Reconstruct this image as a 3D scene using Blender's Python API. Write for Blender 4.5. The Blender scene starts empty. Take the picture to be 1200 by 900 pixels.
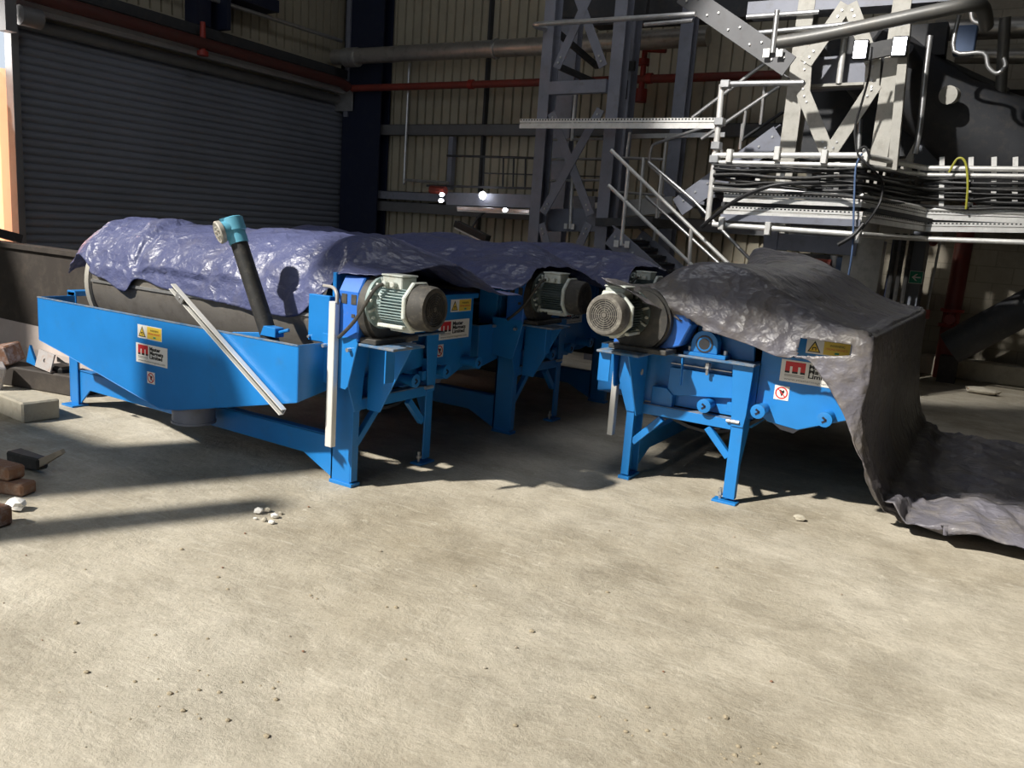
import bpy, bmesh, math, random
from mathutils import Vector, Matrix, noise as mn
random.seed(7)
C = bpy.context.scene.collection
PI = math.pi
R = math.radians
V = Vector

# ------------------------------------------------------------------ camera (solved from the photo's vanishing lines)
PITCH, ROLL, YAW, FPX, EYE = -10.7626, 4.2101, -30.844, 950.0, 1.6
def cam_axes():
    p, r, y = R(PITCH), R(ROLL), R(YAW)
    f = V((math.sin(y)*math.cos(p), math.cos(y)*math.cos(p), math.sin(p)))
    r0 = V((math.cos(y), -math.sin(y), 0)); u0 = r0.cross(f)
    return math.cos(r)*r0 + math.sin(r)*u0, -math.sin(r)*r0 + math.cos(r)*u0, f
RR, UU, FF = cam_axes()
EYEP = V((0, 0, EYE))
def ray(px, py): return (px-600)/FPX*RR - (py-450)/FPX*UU + FF
def AY(px, py, Y): d = ray(px, py); return EYEP + d*(Y/d.y)        # survey: the point of the plane y = Y seen there
def AX(px, py, X): d = ray(px, py); return EYEP + d*(X/d.x)
def AZ(px, py, Z=0.0): d = ray(px, py); return EYEP + d*((Z-EYE)/d.z)
cam = bpy.data.cameras.new('camera'); camo = bpy.data.objects.new('camera', cam); C.objects.link(camo)
cam.sensor_fit = 'HORIZONTAL'; cam.sensor_width = 36; cam.lens = FPX/1200*36; cam.clip_end = 200; cam.clip_start = .05
camo.matrix_world = Matrix(((RR.x, UU.x, -FF.x, 0), (RR.y, UU.y, -FF.y, 0), (RR.z, UU.z, -FF.z, EYE), (0, 0, 0, 1)))
bpy.context.scene.camera = camo

# ------------------------------------------------------------------ materials
def mat(name, col, rough=.6, metal=0., dirt=None, dirt_amt=.5, dirt_scale=3., var=.12, bump=0., bump_scale=40., spec=.5, fine=None):
    m = bpy.data.materials.new(name); m.use_nodes = True
    nt = m.node_tree; N = nt.nodes; L = nt.links
    b = N['Principled BSDF']
    b.inputs['Roughness'].default_value = rough; b.inputs['Metallic'].default_value = metal
    b.inputs['Specular IOR Level'].default_value = spec
    tc = N.new('ShaderNodeTexCoord')
    n1 = N.new('ShaderNodeTexNoise'); n1.inputs['Scale'].default_value = dirt_scale; n1.inputs['Detail'].default_value = 6; n1.inputs['Roughness'].default_value = .65
    L.new(tc.outputs['Object'], n1.inputs['Vector'])
    r1 = N.new('ShaderNodeValToRGB')
    c = V(col[:3]); lo = c*(1-var); hi = c*(1+var)
    r1.color_ramp.elements[0].position = .3; r1.color_ramp.elements[0].color = (*lo, 1)
    r1.color_ramp.elements[1].position = .7; r1.color_ramp.elements[1].color = (*[min(1, x) for x in hi], 1)
    L.new(n1.outputs['Fac'], r1.inputs['Fac'])
    out = r1.outputs['Color']
    if dirt:
        n2 = N.new('ShaderNodeTexNoise'); n2.inputs['Scale'].default_value = dirt_scale*2.3; n2.inputs['Detail'].default_value = 9; n2.inputs['Roughness'].default_value = .72
        L.new(tc.outputs['Object'], n2.inputs['Vector'])
        mr = N.new('ShaderNodeMapRange'); mr.inputs['From Min'].default_value = .62-.35*dirt_amt; mr.inputs['From Max'].default_value = .80-.25*dirt_amt
        mr.inputs['To Max'].default_value = min(1, dirt_amt+.25)
        L.new(n2.outputs['Fac'], mr.inputs['Value'])
        mx = N.new('ShaderNodeMix'); mx.data_type = 'RGBA'
        L.new(mr.outputs['Result'], mx.inputs['Factor']); L.new(out, mx.inputs['A']); mx.inputs['B'].default_value = (*dirt[:3], 1)
        out = mx.outputs['Result']
    L.new(out, b.inputs['Base Color'])
    if bump:
        n3 = N.new('ShaderNodeTexNoise'); n3.inputs['Scale'].default_value = bump_scale; n3.inputs['Detail'].default_value = 5
        L.new(tc.outputs['Object'], n3.inputs['Vector'])
        bp = N.new('ShaderNodeBump'); bp.inputs['Strength'].default_value = bump; bp.inputs['Distance'].default_value = .02
        L.new(n3.outputs['Fac'], bp.inputs['Height']); L.new(bp.outputs['Normal'], b.inputs['Normal'])
    return m
DUST = (.30, .26, .20)
M = {}
M['blue'] = mat('blue_paint', (.014, .195, .55), .38, dirt=(.06, .14, .26), dirt_amt=.16, dirt_scale=2.2, var=.10)
M['blue2'] = mat('violet_blue_paint', (.03, .16, .60), .4, dirt=DUST, dirt_amt=.15, dirt_scale=5)
M['cyan'] = mat('pale_blue_plastic', (.13, .42, .58), .45, dirt=DUST, dirt_amt=.12, dirt_scale=9)
M['dustyblue'] = mat('dusty_top_paint', (.05, .15, .30), .8, dirt=DUST, dirt_amt=.6, dirt_scale=6)
M['steelgrey'] = mat('grey_steel_paint', (.20, .21, .255), .5, dirt=(.12, .115, .11), dirt_amt=.3, dirt_scale=3)
M['steelpale'] = mat('pale_dusty_steel', (.46, .445, .40), .7, dirt=(.26, .24, .20), dirt_amt=.35, dirt_scale=4)
M['darksteel'] = mat('dark_steel', (.035, .037, .042), .6, dirt=(.08, .07, .06), dirt_amt=.35, dirt_scale=4)
M['girt'] = mat('grey_wall_girt', (.13, .13, .135), .55, dirt=(.09, .085, .08), dirt_amt=.3)
M['darkred'] = mat('dull_dark_red_pipe', (.085, .022, .018), .55, dirt=(.05, .03, .026), dirt_amt=.4)
M['hoodpale'] = mat('pale_hood_sheet', (.42, .42, .44), .45, .2)
M['navy'] = mat('navy_column_paint', (.006, .011, .034), .55, dirt=(.03, .03, .04), dirt_amt=.3)
M['galv'] = mat('galvanised_steel', (.50, .50, .50), .38, .75, dirt=(.30, .28, .25), dirt_amt=.3, dirt_scale=8)
M['galvwhite'] = mat('bright_galvanised_tube', (.72, .71, .68), .45, .35, dirt=(.4, .38, .33), dirt_amt=.25, dirt_scale=8)
M['stainless'] = mat('stainless_drum', (.235, .215, .19), .36, .45, dirt=(.12, .10, .085), dirt_amt=.3, dirt_scale=3, bump=.08, bump_scale=60)
M['ring'] = mat('pale_ring', (.50, .48, .43), .5, .4)
M['alu'] = mat('aluminium_trunking', (.80, .79, .75), .42, .25, var=.05)
M['motor'] = mat('sunlit_motor_paint', (.28, .37, .37), .5, dirt=(.45, .43, .36), dirt_amt=.35, dirt_scale=12)  # front machine's motor paint, lightened for the sun that falls on it
M['motordark'] = mat('shaded_motor_paint', (.075, .105, .105), .5, dirt=(.2, .19, .16), dirt_amt=.35, dirt_scale=12)  # same motor paint with shade put into the colour, for the other machines
M['motorpale'] = mat('dusty_pale_motor_casting', (.56, .60, .56), .55, dirt=(.45, .40, .30), dirt_amt=.4, dirt_scale=10)
M['cowl'] = mat('dusty_brown_cowl', (.13, .12, .105), .75, dirt=(.40, .38, .32), dirt_amt=.35, dirt_scale=12)
M['black'] = mat('black_rubber', (.012, .012, .013), .5, dirt=(.06, .055, .05), dirt_amt=.3, dirt_scale=8)
M['blackpipe'] = mat('dusty_black_pipe', (.022, .022, .022), .6, dirt=(.10, .09, .075), dirt_amt=.35, dirt_scale=9)
M['gearbox'] = mat('dark_gearbox', (.05, .048, .045), .6, dirt=(.13, .115, .09), dirt_amt=.4, dirt_scale=7)
M['red'] = mat('red_pipe_paint', (.20, .032, .022), .5, dirt=(.12, .05, .04), dirt_amt=.4)
M['redbright'] = mat('red_valve_paint', (.30, .03, .02), .45)
M['white'] = mat('white_sign_face', (.82, .80, .76), .5, var=.04)
M['yellow'] = mat('yellow_sign_face', (.80, .56, .07), .5, var=.06)
M['signred'] = mat('sign_red', (.62, .03, .035), .5, var=.05)
M['signblack'] = mat('sign_black', (.015, .014, .014), .5)
M['signgrey'] = mat('sign_grey', (.35, .33, .31), .5)
M['signgreen'] = mat('sign_green', (.02, .28, .17), .45)
M['clad'] = mat('beige_cladding', (.40, .36, .27), .6, dirt=(.27, .245, .19), dirt_amt=.35, dirt_scale=.7)
M['shutter'] = mat('slate_shutter', (.175, .19, .228), .5, dirt=(.17, .17, .18), dirt_amt=.3, dirt_scale=.8)
M['hood'] = mat('grey_hood_metal', (.17, .17, .175), .5, .2)
M['concrete'] = mat('concrete', (.42, .385, .31), .9, dirt=(.25, .22, .17), dirt_amt=.4, dirt_scale=3, bump=.35, bump_scale=18)
M['pinkconc'] = mat('pinkish_concrete', (.50, .43, .40), .9, bump=.2, bump_scale=15)
M['rust'] = mat('rusty_steel', (.20, .10, .06), .8, dirt=(.42, .42, .45), dirt_amt=.45, dirt_scale=7, bump=.2)
M['brownplate'] = mat('dark_brown_plate', (.036, .029, .025), .75, dirt=(.09, .075, .06), dirt_amt=.4, dirt_scale=2)
M['platepale'] = mat('weathered_pale_plate', (.38, .36, .36), .7, dirt=(.30, .16, .08), dirt_amt=.4, dirt_scale=9)
M['brick'] = mat('brown_brick', (.24, .13, .08), .9, dirt=(.35, .30, .24), dirt_amt=.4, dirt_scale=10, bump=.4)
M['wood'] = mat('old_timber', (.35, .30, .23), .85, dirt=(.2, .17, .13), dirt_amt=.4, dirt_scale=8)
M['cablegrn'] = mat('earth_cable', (.40, .38, .05), .5)
M['cableblue'] = mat('blue_cable', (.10, .16, .30), .5)
M['darkpipe'] = mat('dull_grey_pipe', (.13, .128, .12), .45, .3, dirt=(.2, .18, .15), dirt_amt=.3)
M['pipe'] = mat('silver_pipe_lagging', (.46, .44, .41), .36, .7, dirt=(.2, .18, .15), dirt_amt=.35)
M['roof'] = mat('dark_roof_sheet', (.10, .10, .10), .8)
M['glass'] = mat('pale_glazed_panel', (.45, .48, .50), .2, dirt=(.3, .32, .33), dirt_amt=.4, dirt_scale=6)

def tarp_mat(name, col, dust, dust_amt, rough=.42):
    m = mat(name, col, rough, dirt=dust, dirt_amt=dust_amt, dirt_scale=1.5, var=.16)
    nt = m.node_tree; N = nt.nodes; L = nt.links; b = N['Principled BSDF']
    tc = N.new('ShaderNodeTexCoord')
    mp = N.new('ShaderNodeMapping'); mp.inputs['Scale'].default_value = (1, 1.4, 1.2); L.new(tc.outputs['Object'], mp.inputs['Vector'])
    vo = N.new('ShaderNodeTexVoronoi'); vo.inputs['Scale'].default_value = 9; vo.feature = 'F1'
    n0 = N.new('ShaderNodeTexNoise'); n0.inputs['Scale'].default_value = 4; n0.inputs['Detail'].default_value = 4
    L.new(mp.outputs['Vector'], n0.inputs['Vector'])
    ad = N.new('ShaderNodeVectorMath'); ad.operation = 'MULTIPLY_ADD'; ad.inputs[1].default_value = (.35, .35, .35)
    L.new(n0.outputs['Color'], ad.inputs[0]); L.new(mp.outputs['Vector'], ad.inputs[2]); L.new(ad.outputs['Vector'], vo.inputs['Vector'])
    n2 = N.new('ShaderNodeTexNoise'); n2.inputs['Scale'].default_value = 16; n2.inputs['Detail'].default_value = 6; n2.inputs['Distortion'].default_value = 1.2
    L.new(mp.outputs['Vector'], n2.inputs['Vector'])
    ma = N.new('ShaderNodeMath'); ma.operation = 'MULTIPLY_ADD'; ma.inputs[1].default_value = .55
    L.new(n2.outputs['Fac'], ma.inputs[0]); L.new(vo.outputs['Distance'], ma.inputs[2])
    bp = N.new('ShaderNodeBump'); bp.inputs['Strength'].default_value = .42; bp.inputs['Distance'].default_value = .03
    L.new(ma.outputs['Value'], bp.inputs['Height']); L.new(bp.outputs['Normal'], b.inputs['Normal'])
    return m
M['tarpblue'] = tarp_mat('blue_grey_tarp', (.088, .100, .205), (.19, .185, .225), .28, .36)
M['tarpgrey'] = tarp_mat('dusty_grey_tarp', (.150, .145, .172), (.215, .19, .155), .50, .38)

def floor_mat():
    m = bpy.data.materials.new('dusty_floor'); m.use_nodes = True
    nt = m.node_tree; N = nt.nodes; L = nt.links; b = N['Principled BSDF']
    b.inputs['Roughness'].default_value = .92; b.inputs['Specular IOR Level'].default_value = .2
    tc = N.new('ShaderNodeTexCoord')
    def nz(s, d=6, r=.6, dist=0., typ=None):
        n = N.new('ShaderNodeTexNoise'); n.inputs['Scale'].default_value = s; n.inputs['Detail'].default_value = d
        n.inputs['Roughness'].default_value = r; n.inputs['Distortion'].default_value = dist
        L.new(tc.outputs['Object'], n.inputs['Vector']); return n
    def ramp(n, p0, c0, p1, c1):
        r = N.new('ShaderNodeValToRGB'); r.color_ramp.elements[0].position = p0; r.color_ramp.elements[1].position = p1
        r.color_ramp.elements[0].color = (*c0, 1); r.color_ramp.elements[1].color = (*c1, 1); L.new(n.outputs['Fac'], r.inputs['Fac']); return r
    def mix(f, a, bb, blend='MIX'):
        x = N.new('ShaderNodeMix'); x.data_type = 'RGBA'; x.blend_type = blend
        if hasattr(f, 'outputs'): L.new(f.outputs[0], x.inputs['Factor'])
        else: x.inputs['Factor'].default_value = f
        L.new(a, x.inputs['A']); L.new(bb, x.inputs['B']); return x.outputs['Result']
    base = ramp(nz(.45, 7, .62), .34, (.37, .325, .245), .66, (.61, .565, .475))
    mid = ramp(nz(2.6, 9, .74, .25), .34, (.66, .65, .63), .60, (1.0, 1.0, 1.0))
    c = mix(.85, base.outputs['Color'], mid.outputs['Color'], 'MULTIPLY')
    fine = ramp(nz(48, 6, .78), .34, (.6, .59, .57), .54, (1, 1, 1))
    c = mix(.40, c, fine.outputs['Color'], 'MULTIPLY')
    # drag marks: thin pale and dark streaks in a few directions
    for ang, so, pos, col_, k in ((.5, 1.0, .665, (.74, .70, .60, 1), .18), (-.9, 3.0, .67, (.76, .72, .62, 1), .18), (1.7, 6.0, .675, (.24, .21, .16, 1), .22)):
        mp = N.new('ShaderNodeMapping'); mp.inputs['Rotation'].default_value = (0, 0, ang); mp.inputs['Scale'].default_value = (3.6, 30, 1); mp.inputs['Location'].default_value = (so, so, 0)
        wv = nz(1.3, 3, .6); wm = N.new('ShaderNodeVectorMath'); wm.operation = 'MULTIPLY_ADD'; wm.inputs[1].default_value = (.22, .22, 0)
        L.new(wv.outputs['Color'], wm.inputs[0]); L.new(tc.outputs['Object'], wm.inputs[2]); L.new(wm.outputs['Vector'], mp.inputs['Vector'])
        n_ = N.new('ShaderNodeTexNoise'); n_.inputs['Scale'].default_value = 1.0; n_.inputs['Detail'].default_value = 5; n_.inputs['Roughness'].default_value = .62; L.new(mp.outputs['Vector'], n_.inputs['Vector'])
        r_ = ramp(n_, pos-.09, (0, 0, 0), pos, (1, 1, 1)); f_ = N.new('ShaderNodeMath'); f_.operation = 'MULTIPLY'; f_.inputs[1].default_value = k; L.new(r_.outputs['Color'], f_.inputs[0])
        cc = N.new('ShaderNodeRGB'); cc.outputs[0].default_value = col_; c = mix(f_, c, cc.outputs[0])
    # pale dry scuffs and dark damp specks
    sc = ramp(nz(7, 10, .80, .15), .58, (0, 0, 0), .74, (1, 1, 1))
    w = N.new('ShaderNodeRGB'); w.outputs[0].default_value = (.76, .71, .60, 1)
    f1 = N.new('ShaderNodeMath'); f1.operation = 'MULTIPLY'; f1.inputs[1].default_value = .75; L.new(sc.outputs['Color'], f1.inputs[0])
    c = mix(f1, c, w.outputs[0])
    sp = ramp(nz(22, 8, .8, .4), .64, (0, 0, 0), .72, (1, 1, 1)); ar = ramp(nz(1.1, 4, .6), .50, (0, 0, 0), .66, (1, 1, 1))
    f2 = N.new('ShaderNodeMath'); f2.operation = 'MULTIPLY'; L.new(sp.outputs['Color'], f2.inputs[0]); L.new(ar.outputs['Color'], f2.inputs[1])
    dk = N.new('ShaderNodeRGB'); dk.outputs[0].default_value = (.20, .165, .12, 1)
    c = mix(f2, c, dk.outputs[0])
    L.new(c, b.inputs['Base Color'])
    h1, h2, h3 = nz(3.2, 8, .68, .3), nz(15, 9, .80, .15), nz(80, 4, .7)
    hm = N.new('ShaderNodeMath'); hm.operation = 'MULTIPLY_ADD'; hm.inputs[1].default_value = .9; hm.inputs[2].default_value = .25; L.new(ar.outputs['Color'], hm.inputs[0])
    hh = N.new('ShaderNodeMath'); hh.operation = 'MULTIPLY'; L.new(h2.outputs['Fac'], hh.inputs[0]); L.new(hm.outputs[0], hh.inputs[1])
    s1 = N.new('ShaderNodeMath'); s1.operation = 'MULTIPLY_ADD'; s1.inputs[1].default_value = .8; L.new(hh.outputs[0], s1.inputs[0]); L.new(h1.outputs['Fac'], s1.inputs[2])
    s2 = N.new('ShaderNodeMath'); s2.operation = 'MULTIPLY_ADD'; s2.inputs[1].default_value = .12; L.new(h3.outputs['Fac'], s2.inputs[0]); L.new(s1.outputs[0], s2.inputs[2])
    bp = N.new('ShaderNodeBump'); bp.inputs['Strength'].default_value = .5; bp.inputs['Distance'].default_value = .05
    L.new(s2.outputs[0], bp.inputs['Height']); L.new(bp.outputs['Normal'], b.inputs['Normal'])
    return m
M['floor'] = floor_mat()
M['clod'] = mat('dry_dirt_clod', (.34, .29, .205), .95, var=.25)
def block_mat():
    m = mat('block_wall_paint', (.34, .305, .24), .9, dirt=(.22, .195, .155), dirt_amt=.4, dirt_scale=1.1, bump=.2, bump_scale=20)
    nt = m.node_tree; N = nt.nodes; L = nt.links; b = N['Principled BSDF']
    src = b.inputs['Base Color'].links[0].from_socket
    tc = N.new('ShaderNodeTexCoord'); mp = N.new('ShaderNodeMapping'); mp.inputs['Rotation'].default_value = (R(90), 0, 0); L.new(tc.outputs['Object'], mp.inputs['Vector'])
    br = N.new('ShaderNodeTexBrick'); br.inputs['Scale'].default_value = 1; br.inputs['Brick Width'].default_value = .45; br.inputs['Row Height'].default_value = .225; br.inputs['Mortar Size'].default_value = .008
    br.inputs['Color1'].default_value = (1, 1, 1, 1); br.inputs['Color2'].default_value = (.9, .9, .9, 1); br.inputs['Mortar'].default_value = (.72, .72, .72, 1)
    L.new(mp.outputs['Vector'], br.inputs['Vector'])
    x = N.new('ShaderNodeMix'); x.data_type = 'RGBA'; x.blend_type = 'MULTIPLY'; x.inputs['Factor'].default_value = 1
    L.new(src, x.inputs['A']); L.new(br.outputs['Color'], x.inputs['B']); L.new(x.outputs['Result'], b.inputs['Base Color'])
    return m
M['block'] = block_mat()
def orange_mat():
    m = bpy.data.materials.new('orange_translucent_sheet'); m.use_nodes = True
    nt = m.node_tree; N = nt.nodes; L = nt.links; b = N['Principled BSDF']; b.inputs['Base Color'].default_value = (.80, .50, .34, 1); b.inputs['Roughness'].default_value = .6
    t = N.new('ShaderNodeBsdfTranslucent'); t.inputs['Color'].default_value = (.95, .68, .52, 1)
    mx = N.new('ShaderNodeMixShader'); mx.inputs['Fac'].default_value = .6
    L.new(b.outputs[0], mx.inputs[1]); L.new(t.outputs[0], mx.inputs[2]); L.new(mx.outputs[0], N['Material Output'].inputs['Surface'])
    return m
M['orange'] = orange_mat()
def emit_mat(name, col, s):
    m = bpy.data.materials.new(name); m.use_nodes = True; b = m.node_tree.nodes['Principled BSDF']
    b.inputs['Emission Color'].default_value = (*col, 1); b.inputs['Emission Strength'].default_value = s; return m
M['lamp'] = emit_mat('lit_lamp_glass', (.92, .93, 1.0), 9)
M['cowlshade'] = mat('shaded_fan_cowl', (.045, .042, .038), .7, dirt=(.16, .14, .11), dirt_amt=.4, dirt_scale=9)  # fan cowl copy darkened by shade, for fans facing away from the sun

# ------------------------------------------------------------------ mesh building
SPLIT = {'clamp', 'pipe_coupling', 'pipe_flange', 'landing_beam', 'cable_hanger', 'base_clamp', 'bolt', 'standard', 'drive_motor_', 'bolt_hole', 'hanger_plate', 'side_panel', 'rung', 'side_rail', 'guide_rail', 'rib_pocket', 'clip', 'motor_feet_'}
class MB:
    def __init__(s): s.bm = bmesh.new()
    def box(s, x0, x1, y0, y1, z0, z1):
        v = [s.bm.verts.new(p) for p in ((x0,y0,z0),(x1,y0,z0),(x1,y1,z0),(x0,y1,z0),(x0,y0,z1),(x1,y0,z1),(x1,y1,z1),(x0,y1,z1))]
        for f in ((3,2,1,0),(4,5,6,7),(0,1,5,4),(1,2,6,5),(2,3,7,6),(3,0,4,7)): s.bm.faces.new([v[i] for i in f])
        return s
    def bar(s, a, b, w, h, up=(0, 0, 1), taper=1.0):
        a, b = V(a), V(b); d = (b-a).normalized(); u = V(up)
        if abs(d.dot(u)) > .98: u = V((0, 1, 0))
        sd = d.cross(u).normalized(); u = sd.cross(d)
        q = []
        for p, k in ((a, 1), (b, taper)):
            q += [s.bm.verts.new(p + sd*(i*w/2*k) + u*(j*h/2*k)) for i, j in ((-1,-1),(1,-1),(1,1),(-1,1))]
        for f in ((3,2,1,0),(4,5,6,7),(0,1,5,4),(1,2,6,5),(2,3,7,6),(3,0,4,7)): s.bm.faces.new([q[i] for i in f])
        return s
    def angle(s, a, b, w, t, up=(0, 0, 1)):             # L-section
        a, b = V(a), V(b); d = (b-a).normalized(); u = V(up)
        if abs(d.dot(u)) > .98: u = V((0, 1, 0))
        sd = d.cross(u).normalized(); u = sd.cross(d)
        s.bar(a+u*(w/2), b+u*(w/2), t, w, up); s.bar(a+sd*(w/2), b+sd*(w/2), w, t, up); return s
    def prism(s, pts, ext):                             # planar polygon extruded by a vector
        e = V(ext); A = [s.bm.verts.new(V(p)) for p in pts]; B = [s.bm.verts.new(V(p)+e) for p in pts]
        n = len(pts); s.bm.faces.new(A); s.bm.faces.new(B[::-1])
        for i in range(n): s.bm.faces.new([A[i], B[i], B[(i+1) % n], A[(i+1) % n]])
        return s
    def ringloft(s, rings, cap=True, closed=True):
        L_ = [[s.bm.verts.new(p) for p in r] for r in rings]
        n = len(rings[0])
        for i in range(len(L_)-1):
            for j in range(n if closed else n-1):
                k = (j+1) % n; s.bm.faces.new([L_[i][j], L_[i][k], L_[i+1][k], L_[i+1][j]])
        if cap: s.bm.faces.new(L_[0][::-1]); s.bm.faces.new(L_[-1])
        return s
    def lathe(s, o, d, prof, n=24, cap=True):           # prof: (distance along axis, radius)
        o, d = V(o), V(d).normalized(); u = V((0, 0, 1)) if abs(d.z) < .9 else V((1, 0, 0))
        a = d.cross(u).normalized(); b = d.cross(a)
        s.ringloft([[o+d*t+(a*math.cos(2*PI*i/n)+b*math.sin(2*PI*i/n))*max(r, .0005) for i in range(n)] for t, r in prof], cap); return s
    def cyl(s, a, b, r, n=16, r2=None):
        a, b = V(a), V(b); return s.lathe(a, b-a, [(0, r), ((b-a).length, r if r2 is None else r2)], n)
    def tube(s, pts, r, n=8, cap=True):
        P = [V(p) for p in pts]; rings = []; pu = None
        for i, p in enumerate(P):
            d = (P[min(i+1, len(P)-1)] - P[max(i-1, 0)]).normalized()
            u = pu if pu else (V((0, 0, 1)) if abs(d.z) < .9 else V((1, 0, 0)))
            a = d.cross(u).normalized(); u = a.cross(d).normalized(); pu = u
            rings.append([p+(a*math.cos(2*PI*k/n)+u*math.sin(2*PI*k/n))*r for k in range(n)])
        s.ringloft(rings, cap); return s
    def build(s, name, m, parent=None, smooth=False, bevel=0.):
        if name in SPLIT: return s.build_split(name, m, parent, smooth, bevel)
        return s.build_one(name, m, parent, smooth, bevel)
    def build_split(s, name, m, parent, smooth, bevel):   # one object per loose piece
        seen, first = set(), None
        s.bm.verts.ensure_lookup_table()
        for v0 in s.bm.verts:
            if v0 in seen: continue
            st, comp = [v0], []
            seen.add(v0)
            while st:
                v = st.pop(); comp.append(v)
                for e in v.link_edges:
                    w = e.other_vert(v)
                    if w not in seen: seen.add(w); st.append(w)
            q = MB(); mp = {v: q.bm.verts.new(v.co) for v in comp}
            for fc in {fc for v in comp for fc in v.link_faces}: q.bm.faces.new([mp[v] for v in fc.verts])
            o = q.build_one(name, m, parent, smooth, bevel); first = first or o
        s.bm.free(); return first
    def build_one(s, name, m, parent=None, smooth=False, bevel=0.):
        bmesh.ops.recalc_face_normals(s.bm, faces=s.bm.faces[:])
        me = bpy.data.meshes.new(name); s.bm.to_mesh(me); s.bm.free()
        if smooth:
            for p in me.polygons: p.use_smooth = True
            me.set_sharp_from_angle(angle=R(40))
        me.materials.append(M[m] if isinstance(m, str) else m)
        o = bpy.data.objects.new(name, me); C.objects.link(o)
        if parent: o.parent = parent
        if bevel:
            b = o.modifiers.new('bevel', 'BEVEL'); b.width = bevel; b.segments = 1; b.limit_method = 'ANGLE'; b.angle_limit = R(50)
        return o
def smooth_path(pts, k=6):
    P = [V(p) for p in pts]; out = []
    for i in range(len(P)-1):
        p0, p1, p2, p3 = P[max(i-1, 0)], P[i], P[i+1], P[min(i+2, len(P)-1)]
        for j in range(k):
            t = j/k
            out.append(.5*((2*p1)+(p2-p0)*t+(2*p0-5*p1+4*p2-p3)*t*t+(3*p1-p0-3*p2+p3)*t**3))
    return out+[P[-1]]
def tag(o, label=None, cat=None, group=None, kind=None):
    if label: o['label'] = label
    if cat: o['category'] = cat
    if group: o['group'] = group
    if kind: o['kind'] = kind
    return o
def thing(name, label, cat, loc=(0, 0, 0), rz=0, group=None):
    o = bpy.data.objects.new(name, None); C.objects.link(o); o.location = loc; o.rotation_euler = (0, 0, rz); o.empty_display_size = .1
    return tag(o, label, cat, group)
def struct(o): o['kind'] = 'structure'; return o
def kids(o): return [c for c in bpy.data.objects if c.parent == o]
def copy_tree(o, parent=None, skip=()):
    c = o.copy(); C.objects.link(c)
    if parent: c.parent = parent
    for ch in kids(o):
        if ch.name.split('.')[0] not in skip: copy_tree(ch, c)
    return c
def text_mesh(txt, size, name, m, parent, origin, xdir, ydir, depth=.001, bold=0.0, width=None):
    cu = bpy.data.curves.new(name, 'FONT'); cu.body = txt; cu.size = size; cu.extrude = depth; cu.offset = bold; cu.space_line = .9; cu.resolution_u = 2
    t = bpy.data.objects.new('tmp', cu); C.objects.link(t)
    me = bpy.data.meshes.new_from_object(t.evaluated_get(bpy.context.evaluated_depsgraph_get()))
    C.objects.unlink(t); bpy.data.objects.remove(t)
    x, y = V(xdir).normalized(), V(ydir).normalized(); z = x.cross(y)
    xs = [v.co.x for v in me.vertices]; sx = 1.0
    if width and xs: sx = width/max(1e-4, max(xs)-min(xs))
    for v in me.vertices: v.co = V(origin) + x*(v.co.x*sx) + y*v.co.y + z*v.co.z
    me.materials.clear(); me.materials.append(M[m])
    o = bpy.data.objects.new(name, me); C.objects.link(o); o.parent = parent
    return o

# ================================================================== SETTING
XL, YB, ZC, XR, YN = -12.3, 13.15, 9.6, 7.0, -1.6
f = MB().box(XL-.3, XR, -14, YB+.2, -.25, 0).build('floor', 'floor'); struct(f)
def cladding(name, p0, dx, n, z0, z1, out, m='clad', pitch=.2):
    b = MB(); prof = []
    for i in range(n):
        for t, o in ((0, 0), (.008, -.05), (.034, -.05), (.042, 0)):
            prof.append(V(p0)+V(dx)*(i*pitch+t)+V(out)*o)
    prof.append(V(p0)+V(dx)*(n*pitch))
    poly = prof+[prof[-1]-V(out)*.12, prof[0]-V(out)*.12]
    b.ringloft([[V((p.x, p.y, z)) for p in poly] for z in (z0, z1)]); return struct(b.build(name, m))
cladding('wall_back', (XL, YB, 0), (1, 0, 0), 52, 0, ZC, (0, -1, 0))
struct(MB().box(XL+10.4, XR, YB, YB+.12, 0, ZC).build('wall_back_block', 'block'))
cladding('wall_left', (XL, 13.2, 0), (0, -1, 0), 35, 4.62, ZC, (1, 0, 0))
# left wall below the upper cladding: pier right of the shutter, gap left of it, then solid again towards the camera
struct(MB().box(XL-.12, XL, 12.9, YB+.2, 0, 4.7).build('wall_left_pier', 'navy'))
struct(MB().box(XL-.12, XL, 6.3, 13.2, 3.9, 4.62).build('wall_left_header', 'clad'))
struct(MB().box(XL-.12, XL, -14, 4.7, 0, ZC).build('wall_left_front', 'clad'))
struct(MB().box(XL-.12, XL, 4.7, 6.35, 4.3, ZC).build('wall_left_lintel', 'clad'))
struct(MB().box(XR, XR+.2, -14, YB+.2, 0, ZC).build('wall_right', 'roof'))
struct(MB().box(XL-.2, XR+.2, YN-.3, YB+.2, ZC, ZC+.2).build('ceiling', 'roof'))
# ---- roller shutter door
dt = thing('door_1', 'tall slate grey roller shutter closing the doorway in the left wall', 'door'); dt['kind'] = 'structure'
del dt['category'], dt['label']
pro = []
pitch = .113; nz_ = int(3.98/pitch)
for i in range(nz_):
    z = i*pitch
    for t, o in ((0, .0), (.012, .012), (.035, .030), (.060, .034), (.085, .026), (.104, .008)): pro.append((o, z+t))
pro.append((0, nz_*pitch)); poly = pro+[(-.05, nz_*pitch), (-.05, 0)]
MB().ringloft([[V((XL+.02+o, y, z)) for o, z in poly] for y in (6.42, 13.0)]).build('curtain', 'shutter', dt)
b = MB(); b.box(XL-.02, XL+.16, 6.34, 6.44, 0, 3.95); b.box(XL-.02, XL+.16, 12.98, 13.08, 0, 3.95); b.build('guide_rail', 'hood', dt, bevel=.004)
zh, zr_ = AX(245, 64, XL+.30).z, AX(245, 79, XL+.16).z
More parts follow.
